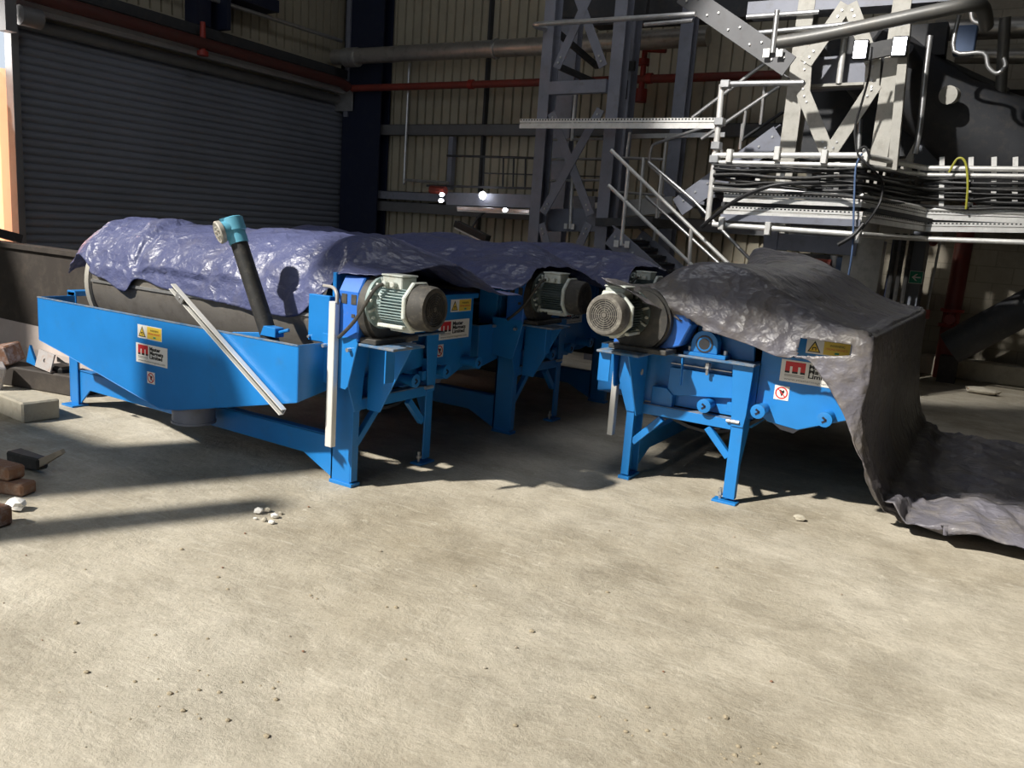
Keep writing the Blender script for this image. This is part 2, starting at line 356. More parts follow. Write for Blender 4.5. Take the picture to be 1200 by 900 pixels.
MB().lathe((XL+.10, 6.35, zr_), (0, 1, 0), [(0, .085), (6.45, .085)], 20).build('roller', 'hood', dt, smooth=True)
b = MB(); b.prism([(XL, 6.3, zh-.03), (XL+.29, 6.3, zh-.065), (XL+.30, 6.3, zh+.065), (XL, 6.3, zh+.16)], (0, 6.42, 0))
b.box(XL+.295, XL+.31, 6.3, 12.7, zh-.008, zh+.004); b.build('hood', 'hoodpale', dt, bevel=.004)
b = MB(); b.box(XL, XL+.50, 12.72, 12.75, zr_-.22, zh+.10); b.build('end_plate', 'galv', dt, bevel=.004)
b = MB(); b.lathe((XL+.42, 6.30, 3.95), (0, 1, 0), [(0, .05), (.02, .13), (.3, .13), (.32, .05)], 18); b.box(XL+.3, XL+.5, 6.1, 6.25, 3.7, 4.2); b.build('drive_motor', 'hood', dt, smooth=True)

# ---- corner column, girts, vertical rail of the back wall
def hcol(b, x, y, z0, z1, w, d, tf=.02, tw=.014):     # H section, flanges facing -y / +y
    b.box(x-w/2, x+w/2, y-d/2, y-d/2+tf, z0, z1); b.box(x-w/2, x+w/2, y+d/2-tf, y+d/2, z0, z1); b.box(x-tw/2, x+tw/2, y-d/2+tf, y+d/2-tf, z0, z1)
c0 = AY(404, 120, 12.85); c1 = AY(448, 120, 12.85)
t = thing('building_column', 'navy blue steel building column in the corner beside the shutter', 'column', ((c0.x+c1.x)/2, 12.95, 0))
b = MB(); hcol(b, 0, 0, 0, ZC, c1.x-c0.x, .30, .03, .02); b.build('shaft', 'navy', t)
MB().box(-.42, .42, -.19, .19, 0, .03).build('base_plate', 'navy', t)
MB().box(-(c1.x-c0.x)/2+.06, -(c1.x-c0.x)/2+.16, -.19, -.15, 3.6, ZC).build('cable_duct', 'steelgrey', t)
def girt(name, z, x0, x1, h, label, m='girt', y=YB-.02):
    b = MB(); b.box(x0, x1, y-.16, y-.145, z-h/2, z+h/2); b.box(x0, x1, y-.16, y, z+h/2-.012, z+h/2); b.box(x0, x1, y-.19, y, z-h/2, z-h/2+.012)
    return tag(b.build(name, m), label, 'wall beam')
zg = AY(500, 152, YB-.16).z
girt('wall_girt', zg, -11.6, -2.2, .20, 'dark horizontal wall beam, the higher of two, just below the red pipe')
girt('wall_girt', AY(530, 246, YB-.16).z, -11.6, -2.2, .20, 'dark horizontal wall beam, the lower of two, just above the blue tarpaulin')
p = AY(520, 232, YB-.3); girt('wall_girt', AY(470, 229, YB-.2).z, AY(410, 226, YB-.2).x, AY(524, 232, YB-.2).x, .16, 'short pale grey rail between the navy column and the mezzanine edge', 'steelgrey', YB-.04)
xr = AY(567, 150, YB-.08).x
tag(MB().box(xr-.022, xr+.022, YB-.12, YB-.01, 0, ZC).build('wall_mullion', 'darksteel'), 'thin dark vertical rail up the beige cladding left of the grey tower', 'wall rail')
xr = AY(527, 200, YB-.2).x
tag(MB().box(xr-.05, xr+.05, YB-.22, YB-.1, AY(527, 222, YB-.2).z, zg-.13).build('wall_post', 'steelgrey'), 'short grey wall post hanging between the upper beam and the mezzanine edge', 'wall rail')

# ---- red sprinkler pipes, big silver pipe, conduits
zr = AY(550, 99, YB-.5).z
b = MB(); b.tube([(XL+.55, YB-.5, zr), (AY(915, 90.5, YB-.5).x, YB-.5, zr-.01)], .065, 14)
o = b.build('red_pipe', 'red', smooth=True); tag(o, 'long horizontal red pipe running along the beige back wall behind the grey tower', 'pipe')
b = MB(); xs = 0
for xx in (AY(550, 99, YB-.5).x, AY(758, 93, YB-.5).x): b.lathe((xx, YB-.5, zr), (1, 0, 0), [(0, .085), (.09, .085)], 16)
b.build('pipe_coupling', 'redbright', o, smooth=True)
b = MB(); xx = AY(752, 100, YB-.5).x
b.tube([(xx, YB-.5, zr-.28), (xx, YB-.5, zr+.42), (xx+.35, YB-.5, zr+.42)], .05, 12); b.lathe((xx, YB-.5, zr-.36), (0, 0, 1), [(0, .10), (.2, .10)], 14); b.lathe((xx, YB-.5, zr+.2), (0, 0, 1), [(0, .09), (.1, .09)], 14)
b.build('valve', 'redbright', o, smooth=True)
zl = AX(300, 66, XL+.5).z
b = MB(); b.tube([(XL+.5, 5.0, zl), (XL+.5, YB-.75, zl-.05), (XL+.52, YB-.58, zr)], .095, 12)
o = b.build('red_pipe', 'darkred', smooth=True); tag(o, 'dark red pipe running along the left wall just above the roller shutter', 'pipe')
b = MB(); p = AX(240, 45, XL+.55); b.lathe((XL+.5, p.y, zl-.02), (0, 0, -1), [(0, .05), (.12, .05), (.13, .09), (.2, .09)], 12); b.lathe((XL+.5, p.y, zl), (0, 0, 1), [(0, .05), (.3, .04)], 12); b.build('sprinkler_valve', 'redbright', o, smooth=True)
b = MB(); b.bar((XL+.2, 5, zl+.24), (XL+.2, 12.9, zl+.17), .24, .16)
tag(b.build('crane_beam', 'darksteel'), 'dark steel beam above the red pipe along the left wall', 'beam')
p0, p1 = AX(258, 2, XL+.3), AX(400, 48, XL+.3)
tag(MB().tube([p0+(p0-p1).normalized()*2, p1], .035, 10).build('conduit', 'galv', smooth=True), 'thin grey conduit sloping up the left wall near the ceiling', 'conduit')
xc = AX(232, 15, XL+.15)
b = MB(); b.box(XL, XL+.3, xc.y-.14, xc.y+.14, zl+.3, ZC); b.box(XL, XL+.5, xc.y+.3, xc.y+.38, zl+.3, ZC); b.box(XL, XL+.42, xc.y+.38, xc.y+1.5, zl+.86, zl+1.06)
tag(b.build('wall_stanchion', 'navy'), 'dark blue wall stanchion with a side bracket above the roller shutter', 'column')
zb = AY(545, 59.5, YB-.75).z
o = tag(MB().tube([(XL+.3, YB-.75, zb+.02), (AY(640, 52, YB-.75).x, YB-.75, zb), (AY(830, 45, YB-.75).x, YB-.75, zb)], .145, 18).build('silver_pipe', 'pipe', smooth=True), 'thick silver pipe high along the beige back wall', 'pipe')
b = MB(); xx = AY(580, 55, YB-.75).x; b.lathe((xx, YB-.75, zb), (1, 0, 0), [(0, .17), (.05, .17)], 18); b.lathe((XL+.6, YB-.75, zb), (1, 0, 0), [(0, .18), (.3, .18)], 18); b.build('pipe_flange', 'galv', o, smooth=True)
q0, q1 = AY(425, 71, YB-.7), AY(632, 60, YB-.7)
tag(MB().tube([q0, q1], .045, 10).build('thin_pipe', 'galv', smooth=True), 'thin galvanised pipe hung directly under the thick silver pipe', 'pipe')
v0, v1 = AY(480, 74, YB-.3), AY(474, 211, YB-.3)
tag(MB().tube(smooth_path([(v0.x, YB-.3, v0.z), (v0.x, YB-.3, v1.z+.1), (v0.x+.03, YB-.3, v1.z+.02), (v0.x+.12, YB-.3, v1.z), (AY(525, 219, YB-.3).x, YB-.3, v1.z-.02)], 5), .028, 8).build('drop_conduit', 'galv', smooth=True), 'slim vertical conduit dropping down the cladding and turning at an elbow', 'conduit')

# ================================================================== MAGNETIC SEPARATORS (local: x along the drum, motor at +x; y from the trough side; z up)
DY, DZ, DR = .53, .985, .445                       # drum axis and radius
X0 = -2.95                                         # far end of the frame
def sign_yellow(par, o, xd, yd, w, h, name='warning_sign'):
    x, y = V(xd).normalized(), V(yd).normalized(); n = x.cross(y); o = V(o)
    def q(b, u0, u1, v0, v1, t): b.prism([o+x*u0+y*v0, o+x*u1+y*v0, o+x*u1+y*v1, o+x*u0+y*v1], n*t)
    b = MB(); q(b, 0, w, 0, h, .002); s = b.build(name, 'white', par)
    b = MB(); q(b, w*.40, w*.985, h*.05, h*.95, .0028); b.build('yellow_panel', 'yellow', s)
    c = w*.19
    b = MB(); b.prism([o+x*(c-h*.43)+y*h*.12, o+x*(c+h*.43)+y*h*.12, o+x*c+y*h*.90], n*.0028); b.build('triangle_border', 'signblack', s)
    b = MB(); b.prism([o+x*(c-h*.33)+y*h*.18, o+x*(c+h*.33)+y*h*.18, o+x*c+y*h*.76], n*.0034); b.build('triangle', 'yellow', s)
    b = MB()                                       # horseshoe magnet pictogram
    k = h*.11
    for a, bb in (((-1, -1.0), (-1, .7)), ((-1, .7), (1, .7)), ((1, .7), (1, -1.0))):
        b.bar(o+x*(c+a[0]*k)+y*(h*.36+a[1]*k)+n*.0036, o+x*(c+bb[0]*k)+y*(h*.36+bb[1]*k)+n*.0036, k*.6, .0006, n)
    b.build('magnet_symbol', 'signblack', s)
    text_mesh('WARNING', h*.22, 'lettering', 'signblack', s, o+x*w*.53+y*h*.62+n*.003, x, y, .0004, width=w*.34)
    text_mesh('STRONG MAGNETS', h*.20, 'lettering', 'signred', s, o+x*w*.44+y*h*.38+n*.003, x, y, .0004, width=w*.50)
    b = MB(); b.prism([o+x*w*.66+y*h*.14+n*.003, o+x*w*.76+y*h*.14+n*.003, o+x*w*.76+y*h*.26+n*.003, o+x*w*.66+y*h*.26+n*.003], n*.0005); b.build('green_mark', 'signgreen', s)
    return s
def sign_brand(par, o, xd, yd, w, h):
    x, y = V(xd).normalized(), V(yd).normalized(); n = x.cross(y); o = V(o)
    def q(b, u0, u1, v0, v1, t=.0028): b.prism([o+x*(u0*w)+y*(v0*h), o+x*(u1*w)+y*(v0*h), o+x*(u1*w)+y*(v1*h), o+x*(u0*w)+y*(v1*h)], n*t)
    b = MB(); q(b, 0, 1, 0, 1, .002); s = b.build('brand_sign', 'white', par)
    b = MB(); q(b, .07, .39, .72, .93); q(b, .07, .145, .50, .72); q(b, .185, .275, .50, .72); q(b, .315, .39, .50, .72)
    b.build('logo', 'signred', s)
    b = MB(); q(b, .07, .145, .41, .50); q(b, .185, .275, .41, .50); q(b, .315, .39, .41, .50); b.build('logo_tips', 'signblack', s)
    b = MB(); q(b, .07, .39, .31, .345); q(b, .07, .39, .25, .28); b.build('logo_underline', 'signgrey', s)
    for i, tx in enumerate(('Master', 'Magnets', 'Limited')):
        text_mesh(tx, h*.27, 'lettering', 'signblack', s, o+x*w*.44+y*h*(.72-.21*i)+n*.003, x, y, .0004, .0012, width=w*(.34, .43, .40)[i])
    text_mesh('www.mastermagnets.com', h*.15, 'lettering', 'signgrey', s, o+x*w*.07+y*h*.085+n*.003, x, y, .0004, width=w*.86)
    return s
def sign_prohibit(par, o, xd, yd, w):
    x, y = V(xd).normalized(), V(yd).normalized(); n = x.cross(y); o = V(o)
    b = MB(); b.prism([o, o+x*w, o+x*w+y*w, o+y*w], n*.002); s = b.build('prohibition_sign', 'white', par)
    c = o+x*w/2+y*w/2+n*.0026
    def P(r, a): return c+x*(r*w*math.cos(a))+y*(r*w*math.sin(a))
    b = MB()
    for i in range(28):
        a0, a1 = 2*PI*i/28, 2*PI*(i+1)/28
        b.prism([P(.34, a0), P(.43, a0), P(.43, a1), P(.34, a1)], n*.0006)
    b.bar(P(.36, 2.36), P(.36, -.78), w*.07, .0012, n); b.build('red_ring', 'signred', s)
    b = MB(); b.prism([P(.20, 2.5), P(.26, 1.9), P(.14, 1.5), P(.26, 1.0), P(.22, .4), P(.26, -1.5)], n*.0003); b.build('heart_symbol', 'signblack', s)
    return s

def frange(a, b, n): return [a+(b-a)*i/(n-1) for i in range(n)]
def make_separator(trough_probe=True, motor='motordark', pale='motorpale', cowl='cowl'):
    t = thing('magnetic_separator', '', 'magnetic separator')
    BV = .004
    # four legs: channel with a plate foot, flaring into a wide head plate
    for (xa, sx) in ((0, 1), (X0, -1)):
        for (y0, y1, back) in ((.05, .105, 0), (.755, .83, 1)):
            b = MB(); zt = .89
            if sx > 0:
                b.box(xa-.012, xa, y0, y1, .03, zt)                                          # end flange
                if back: b.prism([(xa-.17, y1-.012, zt), (xa-.012, y1-.012, zt), (xa-.012, y1-.012, .03), (xa-.05, y1-.012, .03), (xa-.05, y1-.012, .25), (xa-.17, y1-.012, .52)], (0, .012, 0))
                else: b.box(xa-.17, xa-.012, y0, y0+.012, .012, .93)
                b.box(xa-.17, xa-.155, y0, y1, .55 if back else .012, zt)
                if not back:
                    b.prism([(xa, -.03, .885), (xa, .15, .885), (xa, .115, .62), (xa, .105, .47), (xa, .05, .47), (xa, -.0, .60), (xa, -.03, .70)], (.010, 0, 0))
                else: b.prism([(xa, .72, .885), (xa, .85, .885), (xa, .84, .58), (xa, .83, .50), (xa, .755, .50)], (.010, 0, 0))
            else:
                b.box(xa, xa+.012, y0, y1, .03, zt)
                b.box(xa+.012, xa+.11, y0, y0+.012, .012, zt)
            lg = b.build('leg', 'blue', t, bevel=.002)
            b = MB()
            if sx > 0 and not back: b.box(xa-.17, xa+.012, y0-.012, y1+.012, 0, .022)
            else: b.box(xa-.06 if sx > 0 else xa-.02, xa+.03 if sx > 0 else xa+.13, y0-.06, y1+.02, 0, .014)
            b.build('foot_plate', 'blue', lg, bevel=.002)
            if sx > 0 and back:
                b = MB(); b.cyl((xa-.02, y0-.02, .012), (xa-.02, y0-.02, .085), .009, 8); b.cyl((xa-.02, y0-.02, .04), (xa-.02, y0-.02, .056), .018, 6); b.cyl((xa+.012, y0-.03, .53), (xa+.012, y0+.05, .53), .012, 8)
                b.build('levelling_bolt', 'galv', lg, smooth=True)
    # base beams with tapered gussets along the trough side
    b = MB(); yb = .066
    b.prism([(X0+.012, yb, .02), (X0+.11, yb, .02), (X0+.24, yb, .145), (-.42, yb, .135), (-.17, yb, .02), (-.17, yb, .295), (-.25, yb, .285), (X0+.012, yb, .285)], (0, .012, 0))
    b.box(X0+.05, -.17, yb, yb+.06, .276, .288); b.build('base_beam', 'blue', t, bevel=.002)
    b = MB(); yb = .79; b.box(X0+.1, -.17, yb, yb+.05, .47, .54); b.build('base_beam', 'blue', t, bevel=.003)
    # end frame at the motor end
    b = MB(); b.box(-.05, 0, .105, .755, .472, .536); b.build('cross_rail', 'blue', t, bevel=.003)
    b = MB(); b.box(-.06, -.002, .12, .75, .536, .541); b.build('rail_top_dust', 'dustyblue', t)
    for (ya, za, yc, zc) in ((.105, .26, .29, .455), (.755, .29, .60, .455)):
        MB().bar((-.03, ya, za), (-.03, yc, zc), .04, .045).build('corner_brace', 'blue', t, bevel=.003)
    b = MB(); b.box(X0, X0+.05, .105, .755, .472, .536); b.build('cross_rail', 'blue', t, bevel=.003)
    # motor platform and gussets
    b = MB(); b.box(-.17, .36, -.045, .24, .888, .903); b.box(-.17, .05, .24, .86, .888, .903); b.build('motor_platform', 'dustyblue', t, bevel=.003)
    for (y, pts) in ((.155, [(.01, .886), (.33, .886), (.11, .47), (.01, .47)]), (.40, [(.01, .886), (.04, .886), (.03, .70), (.01, .70)])):
        b = MB(); b.prism([(x, y, z) for x, z in pts], (0, .010, 0)); g_ = b.build('gusset', 'blue', t, bevel=.002)
        if y == .155:
            b = MB(); b.lathe((.09, y+.0095, .76), (0, 1, 0), [(0, .02), (.0025, .02)], 14); b.build('hole_cap', 'steelpale', g_)
    b = MB(); b.prism([(-.17, -.052, .93), (.09, -.052, .93), (.105, -.052, .90), (.04, -.052, .64), (.02, -.052, .62), (-.17, -.052, .64)], (0, .010, 0)); br = b.build('side_bracket', 'blue', t, bevel=.003)
    b = MB()
    for xx, zz in ((-.14, .86), (.05, .86)): b.cyl((xx, -.052, zz), (xx, -.08, zz), .012, 8)
    b.build('bolt', 'galv', br, smooth=True)
    b = MB(); b.box(.30, .31, -.045, .035, .70, .886); b.build('hanger_plate', 'blue', t, bevel=.002)
    # end wall behind the rail: inset panels
    b = MB(); b.box(-.10, -.088, .10, .86, .545, .888); b.build('end_wall', 'blue', t)
    b = MB(); b.prism([(-.088, .30, .62), (-.088, .30, .80), (-.088, .76, .80), (-.088, .76, .665), (-.088, .36, .62)], (.045, 0, 0)); b.build('access_panel', 'blue', t, bevel=.003)
    b = MB(); b.prism([(-.088, .20, .535), (-.088, .20, .66), (-.088, .30, .66), (-.088, .345, .62), (-.088, .345, .535)], (.06, 0, 0)); b.build('corner_box', 'blue', t, bevel=.003)
    b = MB(); b.box(-.05, -.004, .76, .80, .55, .72); b.box(-.04, -.004, .71, .79, .58, .64); b.build('side_panel', 'blue', t, bevel=.002)
    b = MB(); b.box(-.088, -.06, .30, .70, .82, .826); b.cyl((-.01, .56, .79), (-.01, .56, .87), .011, 8); b.cyl((-.01, .56, .83), (-.01, .56, .865), .02, 6); b.build('jacking_bolt', 'galv', t)
    # upper end cheek carrying the bearing
    b = MB(); b.prism([(-.13, .30, .903), (-.13, .30, 1.20), (-.13, .42, 1.27), (-.13, .66, 1.25), (-.13, .80, 1.09), (-.13, .82, .903)], (.03, 0, 0)); b.build('bearing_cheek', 'blue', t, bevel=.003)
    b = MB()
    b.box(-.09, .03, .405, .675, .903, .928)
    arc = [(-.06, DY+.085*math.cos(a), .985+.085*math.sin(a)) for a in frange(0, PI, 13)]
    b.prism([(-.06, DY+.085, .928)]+arc+[(-.06, DY-.085, .928)], (.075, 0, 0)); bb = b.build('bearing_block', 'blue', t, bevel=.003)
    b = MB(); b.lathe((.014, DY, .985), (1, 0, 0), [(0, .045), (.006, .045), (.007, .036), (.002, .034)], 20); b.build('bearing_cap', 'blue', bb, smooth=True)
    b = MB()
    for yy in (.425, .655): b.cyl((-.03, yy, .926), (-.03, yy, .955), .014, 6)
    b.build('bolt', 'galv', bb)
    # drum
    xl, xr_ = -2.72, -.30
    b = MB(); b.lathe((xl, DY, DZ), (1, 0, 0), [(0, DR), (xr_-xl, DR)], 64); d = b.build('drum', 'stainless', t, smooth=True)
    b = MB(); b.lathe((xl-.02, DY, DZ), (1, 0, 0), [(0, DR-.03), (0, DR+.022), (.05, DR+.022), (.055, DR)], 64); b.build('drum_rim', 'ring', d, smooth=True)
    b = MB(); b.lathe((xr_-.02, DY, DZ), (1, 0, 0), [(0, DR), (.0, DR+.018), (.03, DR+.018), (.035, DR-.04)], 64); b.build('drum_rim', 'black', d, smooth=True)
    b = MB()
    a = R(178); b.bar((xl+.05, DY+math.cos(a)*(DR+.006), DZ+math.sin(a)*(DR+.006)), (xr_-.04, DY+math.cos(a)*(DR+.006), DZ+math.sin(a)*(DR+.006)), .014, .02)
    b.build('drum_strip', 'galv', d)
    MB().cyl((-2.95, DY, DZ), (.02, DY, DZ), .055, 16).build('shaft', 'darksteel', t, smooth=True)
    b = MB(); b.box(X0-.02, X0+.12, DY-.28, DY-.12, .90, .995); b.box(X0, X0+.10, .05, .86, .86, .90); sb = b.build('shaft_support', 'blue', t, bevel=.003)
    b = MB(); b.cyl((X0+.03, DY-.281, .95), (X0+.03, DY-.276, .95), .010, 10); b.build('bolt_hole', 'black', sb)
    b = MB(); b.box(X0, X0+.10, DY-.12, DY+.14, .90, 1.05); b.build('bearing_block', 'blue', t, bevel=.004)
    # end cheek in front of the drum at the motor end
    b = MB(); b.box(-.34, -.17, 0.0, .04, .862, 1.14); b.box(-.19, -.16, .04, .50, .862, 1.28); ck = b.build('drum_guard', 'blue', t, bevel=.004)
    b = MB()
    for xx in (-.325, -.185): b.cyl((xx, 0, .885), (xx, -.014, .885), .009, 8)
    b.build('bolt', 'galv', ck)
    # tank: half-round pan under the drum
    ri = DR+.09; pan = []
    for a in frange(R(195), R(345), 15): pan.append((DY+ri*math.cos(a), DZ-.06+ri*math.sin(a)))
    poly = [(.03, .70)]+[(max(.03, y), z) for y, z in pan if z < .70]+[(.86, .87)]
    b = MB(); rings = [[V((x, y, z)) for y, z in poly]+[V((x, y*.95+.03, z+.02)) for y, z in poly[::-1]] for x in (-2.78, -.14)]
    b.ringloft(rings); b.build('tank', 'darksteel', t)
    # trough with shallow V bottom
    yt = -.25
    outl = [(-2.81, .872), (-.16, .872), (-.16, .545), (-1.22, .31), (-1.40, .285), (-1.62, .325), (-2.50, .50), (-2.81, .555)]
    b = MB()
    b.prism([(x, yt, z) for x, z in outl], (0, .006, 0))
    n = len(outl)
    for i in range(1, n):                                         # bottom and end sheets follow the outline back to the tank
        (x0, z0), (x1, z1) = outl[i], outl[(i+1) % n]
        up = lambda z: z+.05 if z < .8 else z
        b.prism([(x0, yt, z0), (x1, yt, z1), (x1, .03, up(z1)), (x0, .03, up(z0))], V((z1-z0, 0, -(x1-x0))).normalized()*-.005)
    tr = b.build('trough', 'blue', t, bevel=.002)
    b = MB(); b.box(-2.81, -.16, yt-.004, yt+.012, .866, .874); b.box(-.166, -.158, yt, .02, .866, .874); b.build('trough_rim', 'dustyblue', tr)
    b = MB(); b.prism([(-2.58, yt-.003, .425), (-2.58, yt-.003, .462), (-2.45, yt-.003, .425)], (0, .004, 0)); b.build('edge_notch', 'black', tr)
    b = MB(); b.cyl((-1.26, -.10, .33), (-1.26, -.10, .20), .135, 28); b.cyl((-1.26, -.10, .215), (-1.26, -.10, .20), .142, 28); b.build('drain_spigot', 'steelgrey', tr, smooth=True)
    sign_yellow(tr, (-1.625, yt-.0005, .728), (1, 0, 0), (0, 0, 1), .25, .088)
    sign_brand(tr, (-1.645, yt-.0005, .565), (1, 0, 0), (0, 0, 1), .325, .128)
    sign_prohibit(tr, (-1.53, yt-.0005, .437), (1, 0, 0), (0, 0, 1), .078)
    # feed box at the back
    b = MB(); prof = [(.86, .60), (.95, .545), (1.13, .525), (1.40, .635), (1.40, 1.125), (.86, 1.125)]
    b.prism([(-.10, y, z) for y, z in prof], (-2.62, 0, 0)); fb = b.build('feed_box', 'blue', t, bevel=.004)
    b = MB(); b.box(-2.74, -.075, .86, 1.425, 1.095, 1.13); b.build('feed_box_rim', 'blue', fb, bevel=.004)
    b = MB(); b.prism([(-.15, .93, .555), (-.15, 1.02, .50), (-.15, 1.10, .49), (-.15, 1.16, .545)], (-.3, 0, 0)); b.build('outlet_hopper', 'steelgrey', fb)
    for (y, z) in ((.915, .625), (1.30, .645), (.58, .60)):
        b = MB(); x1 = .03; b.lathe((-.10, y, z), (1, 0, 0), [(0, .036), (x1+.085, .036), (x1+.09, .044), (x1+.115, .044), (x1+.117, .036)], 20)
        st = b.build('pipe_stub', 'blue', t, smooth=True)
        b = MB(); b.bar((x1+.018, y-.012, z+.014), (x1+.018, y+.012, z-.002), .012, .003, (1, 0, 0)); b.bar((x1+.018, y-.012, z-.018), (x1+.018, y+.012, z-.002), .012, .003, (1, 0, 0)); b.build('plug_slot', 'navy', st)
    sign_yellow(fb, (-.0995, 1.115, 1.002), (0, 1, 0), (0, 0, 1), .25, .088)
    sign_brand(fb, (-.0995, .985, .812), (0, 1, 0), (0, 0, 1), .37, .135)
    sign_prohibit(fb, (-.0995, .965, .694), (0, 1, 0), (0, 0, 1), .088)
    # gearbox
    GY, GZ = .07, 1.14
    b = MB()
    b.prism([(-.055, y, z) for y, z in ((-.05, .905), (-.05, 1.19), (.00, 1.275), (.22, 1.285), (.40, 1.22), (.46, 1.10), (.40, .96), (.25, .905))], (.155, 0, 0))
    gb = b.build('gearbox', 'blue2', t, bevel=.008)
    b = MB()
    for (xx, yy, zz) in ((-.001, 0, 0),): pass
    b.box(-.12, -.055, .05, .44, 1.0, 1.24); b.build('gear_case', 'gearbox', gb, bevel=.01)
    b = MB()
    for (x0_, x1_, z0_, z1_) in ((-.028, .012, 1.12, 1.175), (.045, .082, 1.12, 1.175), (.05, .075, 1.045, 1.065)): b.box(x0_, x1_, -.0535, -.045, z0_, z1_)
    b.build('rib_pocket', 'gearbox', gb)
    b = MB(); b.lathe((.10, .14, 1.10), (1, 0, 0), [(0, .205), (.05, .205), (.055, .19), (.075, .19), (.078, .175)], 48); b.build('gear_cover', 'gearbox', gb, smooth=True)
    b = MB(); b.box(.02, .22, -.03, .36, .903, .935); b.build('gearbox_foot', 'gearbox', gb, bevel=.005)
    # motor, axis +x
    b = MB(); b.lathe((.17, GY, GZ), (1, 0, 0), [(0, .150), (.020, .150), (.022, .105), (.05, .098), (.26, .098), (.262, .09)], 40); mo = b.build('motor', motor, t, smooth=True)
    b = MB()
    for i in range(44):
        a = 2*PI*i/44; c_, s_ = math.cos(a), math.sin(a)
        if s_ > .82: continue
        b.bar((.235, GY+c_*.108, GZ+s_*.108), (.415, GY+c_*.108, GZ+s_*.108), .0045, .032, (0, c_, s_))
    b.build('cooling_fins', motor, mo)
    b = MB()
    for i in range(8):
        a = 2*PI*i/8+.3; b.bar((.192, GY+math.cos(a)*.075, GZ+math.sin(a)*.075), (.192, GY+math.cos(a)*.148, GZ+math.sin(a)*.148), .014, .028, (1, 0, 0)); b.cyl((.188, GY+math.cos(a+.35)*.132, GZ+math.sin(a+.35)*.132), (.206, GY+math.cos(a+.35)*.132, GZ+math.sin(a+.35)*.132), .010, 6)
    b.build('drive_flange', pale, mo)
    def octa(x, r): return [(x, GY+r*math.cos(PI/8+i*PI/4), GZ+r*math.sin(PI/8+i*PI/4)) for i in range(8)]
    b = MB(); b.prism(octa(.415, .148), (.026, 0, 0)); b.build('end_frame', pale, mo, bevel=.006)
    b = MB()
    for sy in (-1, 1): b.bar((.235, GY+sy*.10, GZ-.112), (.415, GY+sy*.10, GZ-.112), .03, .02)
    b.box(.25, .40, GY-.02, GY+.02, GZ-.15, GZ-.10); b.build('motor_feet', pale, mo, bevel=.004)
    b = MB(); b.lathe((.44, GY, GZ), (1, 0, 0), [(0, .125), (.012, .128), (.085, .124), (.105, .116), (.110, .100), (.108, .094), (.08, .092)], 40); b.build('fan_cowl', cowl, mo, smooth=True)
    b = MB(); b.lathe((.535, GY, GZ), (1, 0, 0), [(0, .092), (.004, .092), (.004, .02)], 32); b.build('fan_recess', 'black', mo)
    b = MB()
    for r in frange(.024, .088, 6): b.lathe((.541, GY, GZ), (1, 0, 0), [(0, r-.0025), (0, r+.0025), (.003, r+.0025), (.003, r-.0025), (0, r-.0025)], 32, cap=False)
    for i in range(12):
        a = 2*PI*i/12; b.bar((.541, GY+math.cos(a)*.012, GZ+math.sin(a)*.012), (.541, GY+math.cos(a)*.094, GZ+math.sin(a)*.094), .003, .003, (1, 0, 0))
    b.lathe((.539, GY, GZ), (1, 0, 0), [(0, .016), (.008, .014)], 16); b.build('fan_grille', cowl, mo)
    b = MB(); b.box(.235, .375, GY-.085, GY+.045, GZ+.09, GZ+.158); b.box(.228, .382, GY-.092, GY+.052, GZ+.158, GZ+.170); b.cyl((.27, GY-.085, GZ+.115), (.27, GY-.12, GZ+.115), .017, 10); b.cyl((.33, GY-.085, GZ+.115), (.33, GY-.12, GZ+.115), .017, 10); b.build('terminal_box', pale, mo, bevel=.005)
    # cable from terminal box down to the trunking
    pts = smooth_path([(.27, GY-.12, GZ+.115), (.24, -.085, GZ+.08), (.13, -.10, 1.05), (.03, -.085, .96), (-.02, -.075, .925)], 6)
    MB().tube(pts, .011, 8).build('motor_cable', 'gearbox', t, smooth=True)
    MB().tube(smooth_path([(-.04, -.075, 1.11), (-.05, -.07, 1.17), (-.10, -.05, 1.20), (-.20, -.02, 1.20)], 6), .010, 8).build('supply_cable', 'signgrey', t, smooth=True)
    # aluminium cable trunking on the post
    b = MB(); b.box(-.085, -.035, -.095, -.055, .27, 1.125); b.build('cable_trunking', 'alu', t, bevel=.003)
    return t

# ------------------------------------------------------------------ the four machines
A1, A2, A3, A4 = V((-3.2, 3.5, 0)), V((-3.2, 5.33, 0)), V((-3.2, 7.08, 0)), V((-2.1, 4.95, 0))
GRP = 'blue drum magnetic separators'
m1 = make_separator(motor='motor', cowl='cowlshade')
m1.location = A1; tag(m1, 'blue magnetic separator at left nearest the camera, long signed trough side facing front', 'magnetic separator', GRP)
m4 = make_separator(); protoB = make_separator(cowl='cowlshade')
for i, (loc, rz, lab) in enumerate(((A4, -PI/2, 'blue magnetic separator standing apart at right, round motor fan facing the camera'),
                                    (A2, 0, 'blue magnetic separator in shadow, second back, directly behind the front left one'),
                                    (A3, 0, 'blue magnetic separator farthest back, only its gearbox corner showing over the right machine'))):
    o = m4 if i == 0 else protoB if i == 1 else copy_tree(protoB)
    if i == 1:
        for ch in kids(o):
            if ch.name.split('.')[0] in ('cable_trunking', 'supply_cable'): bpy.data.objects.remove(ch)
    o.location = loc; o.rotation_euler = (0, 0, rz); tag(o, lab, 'magnetic separator', GRP)
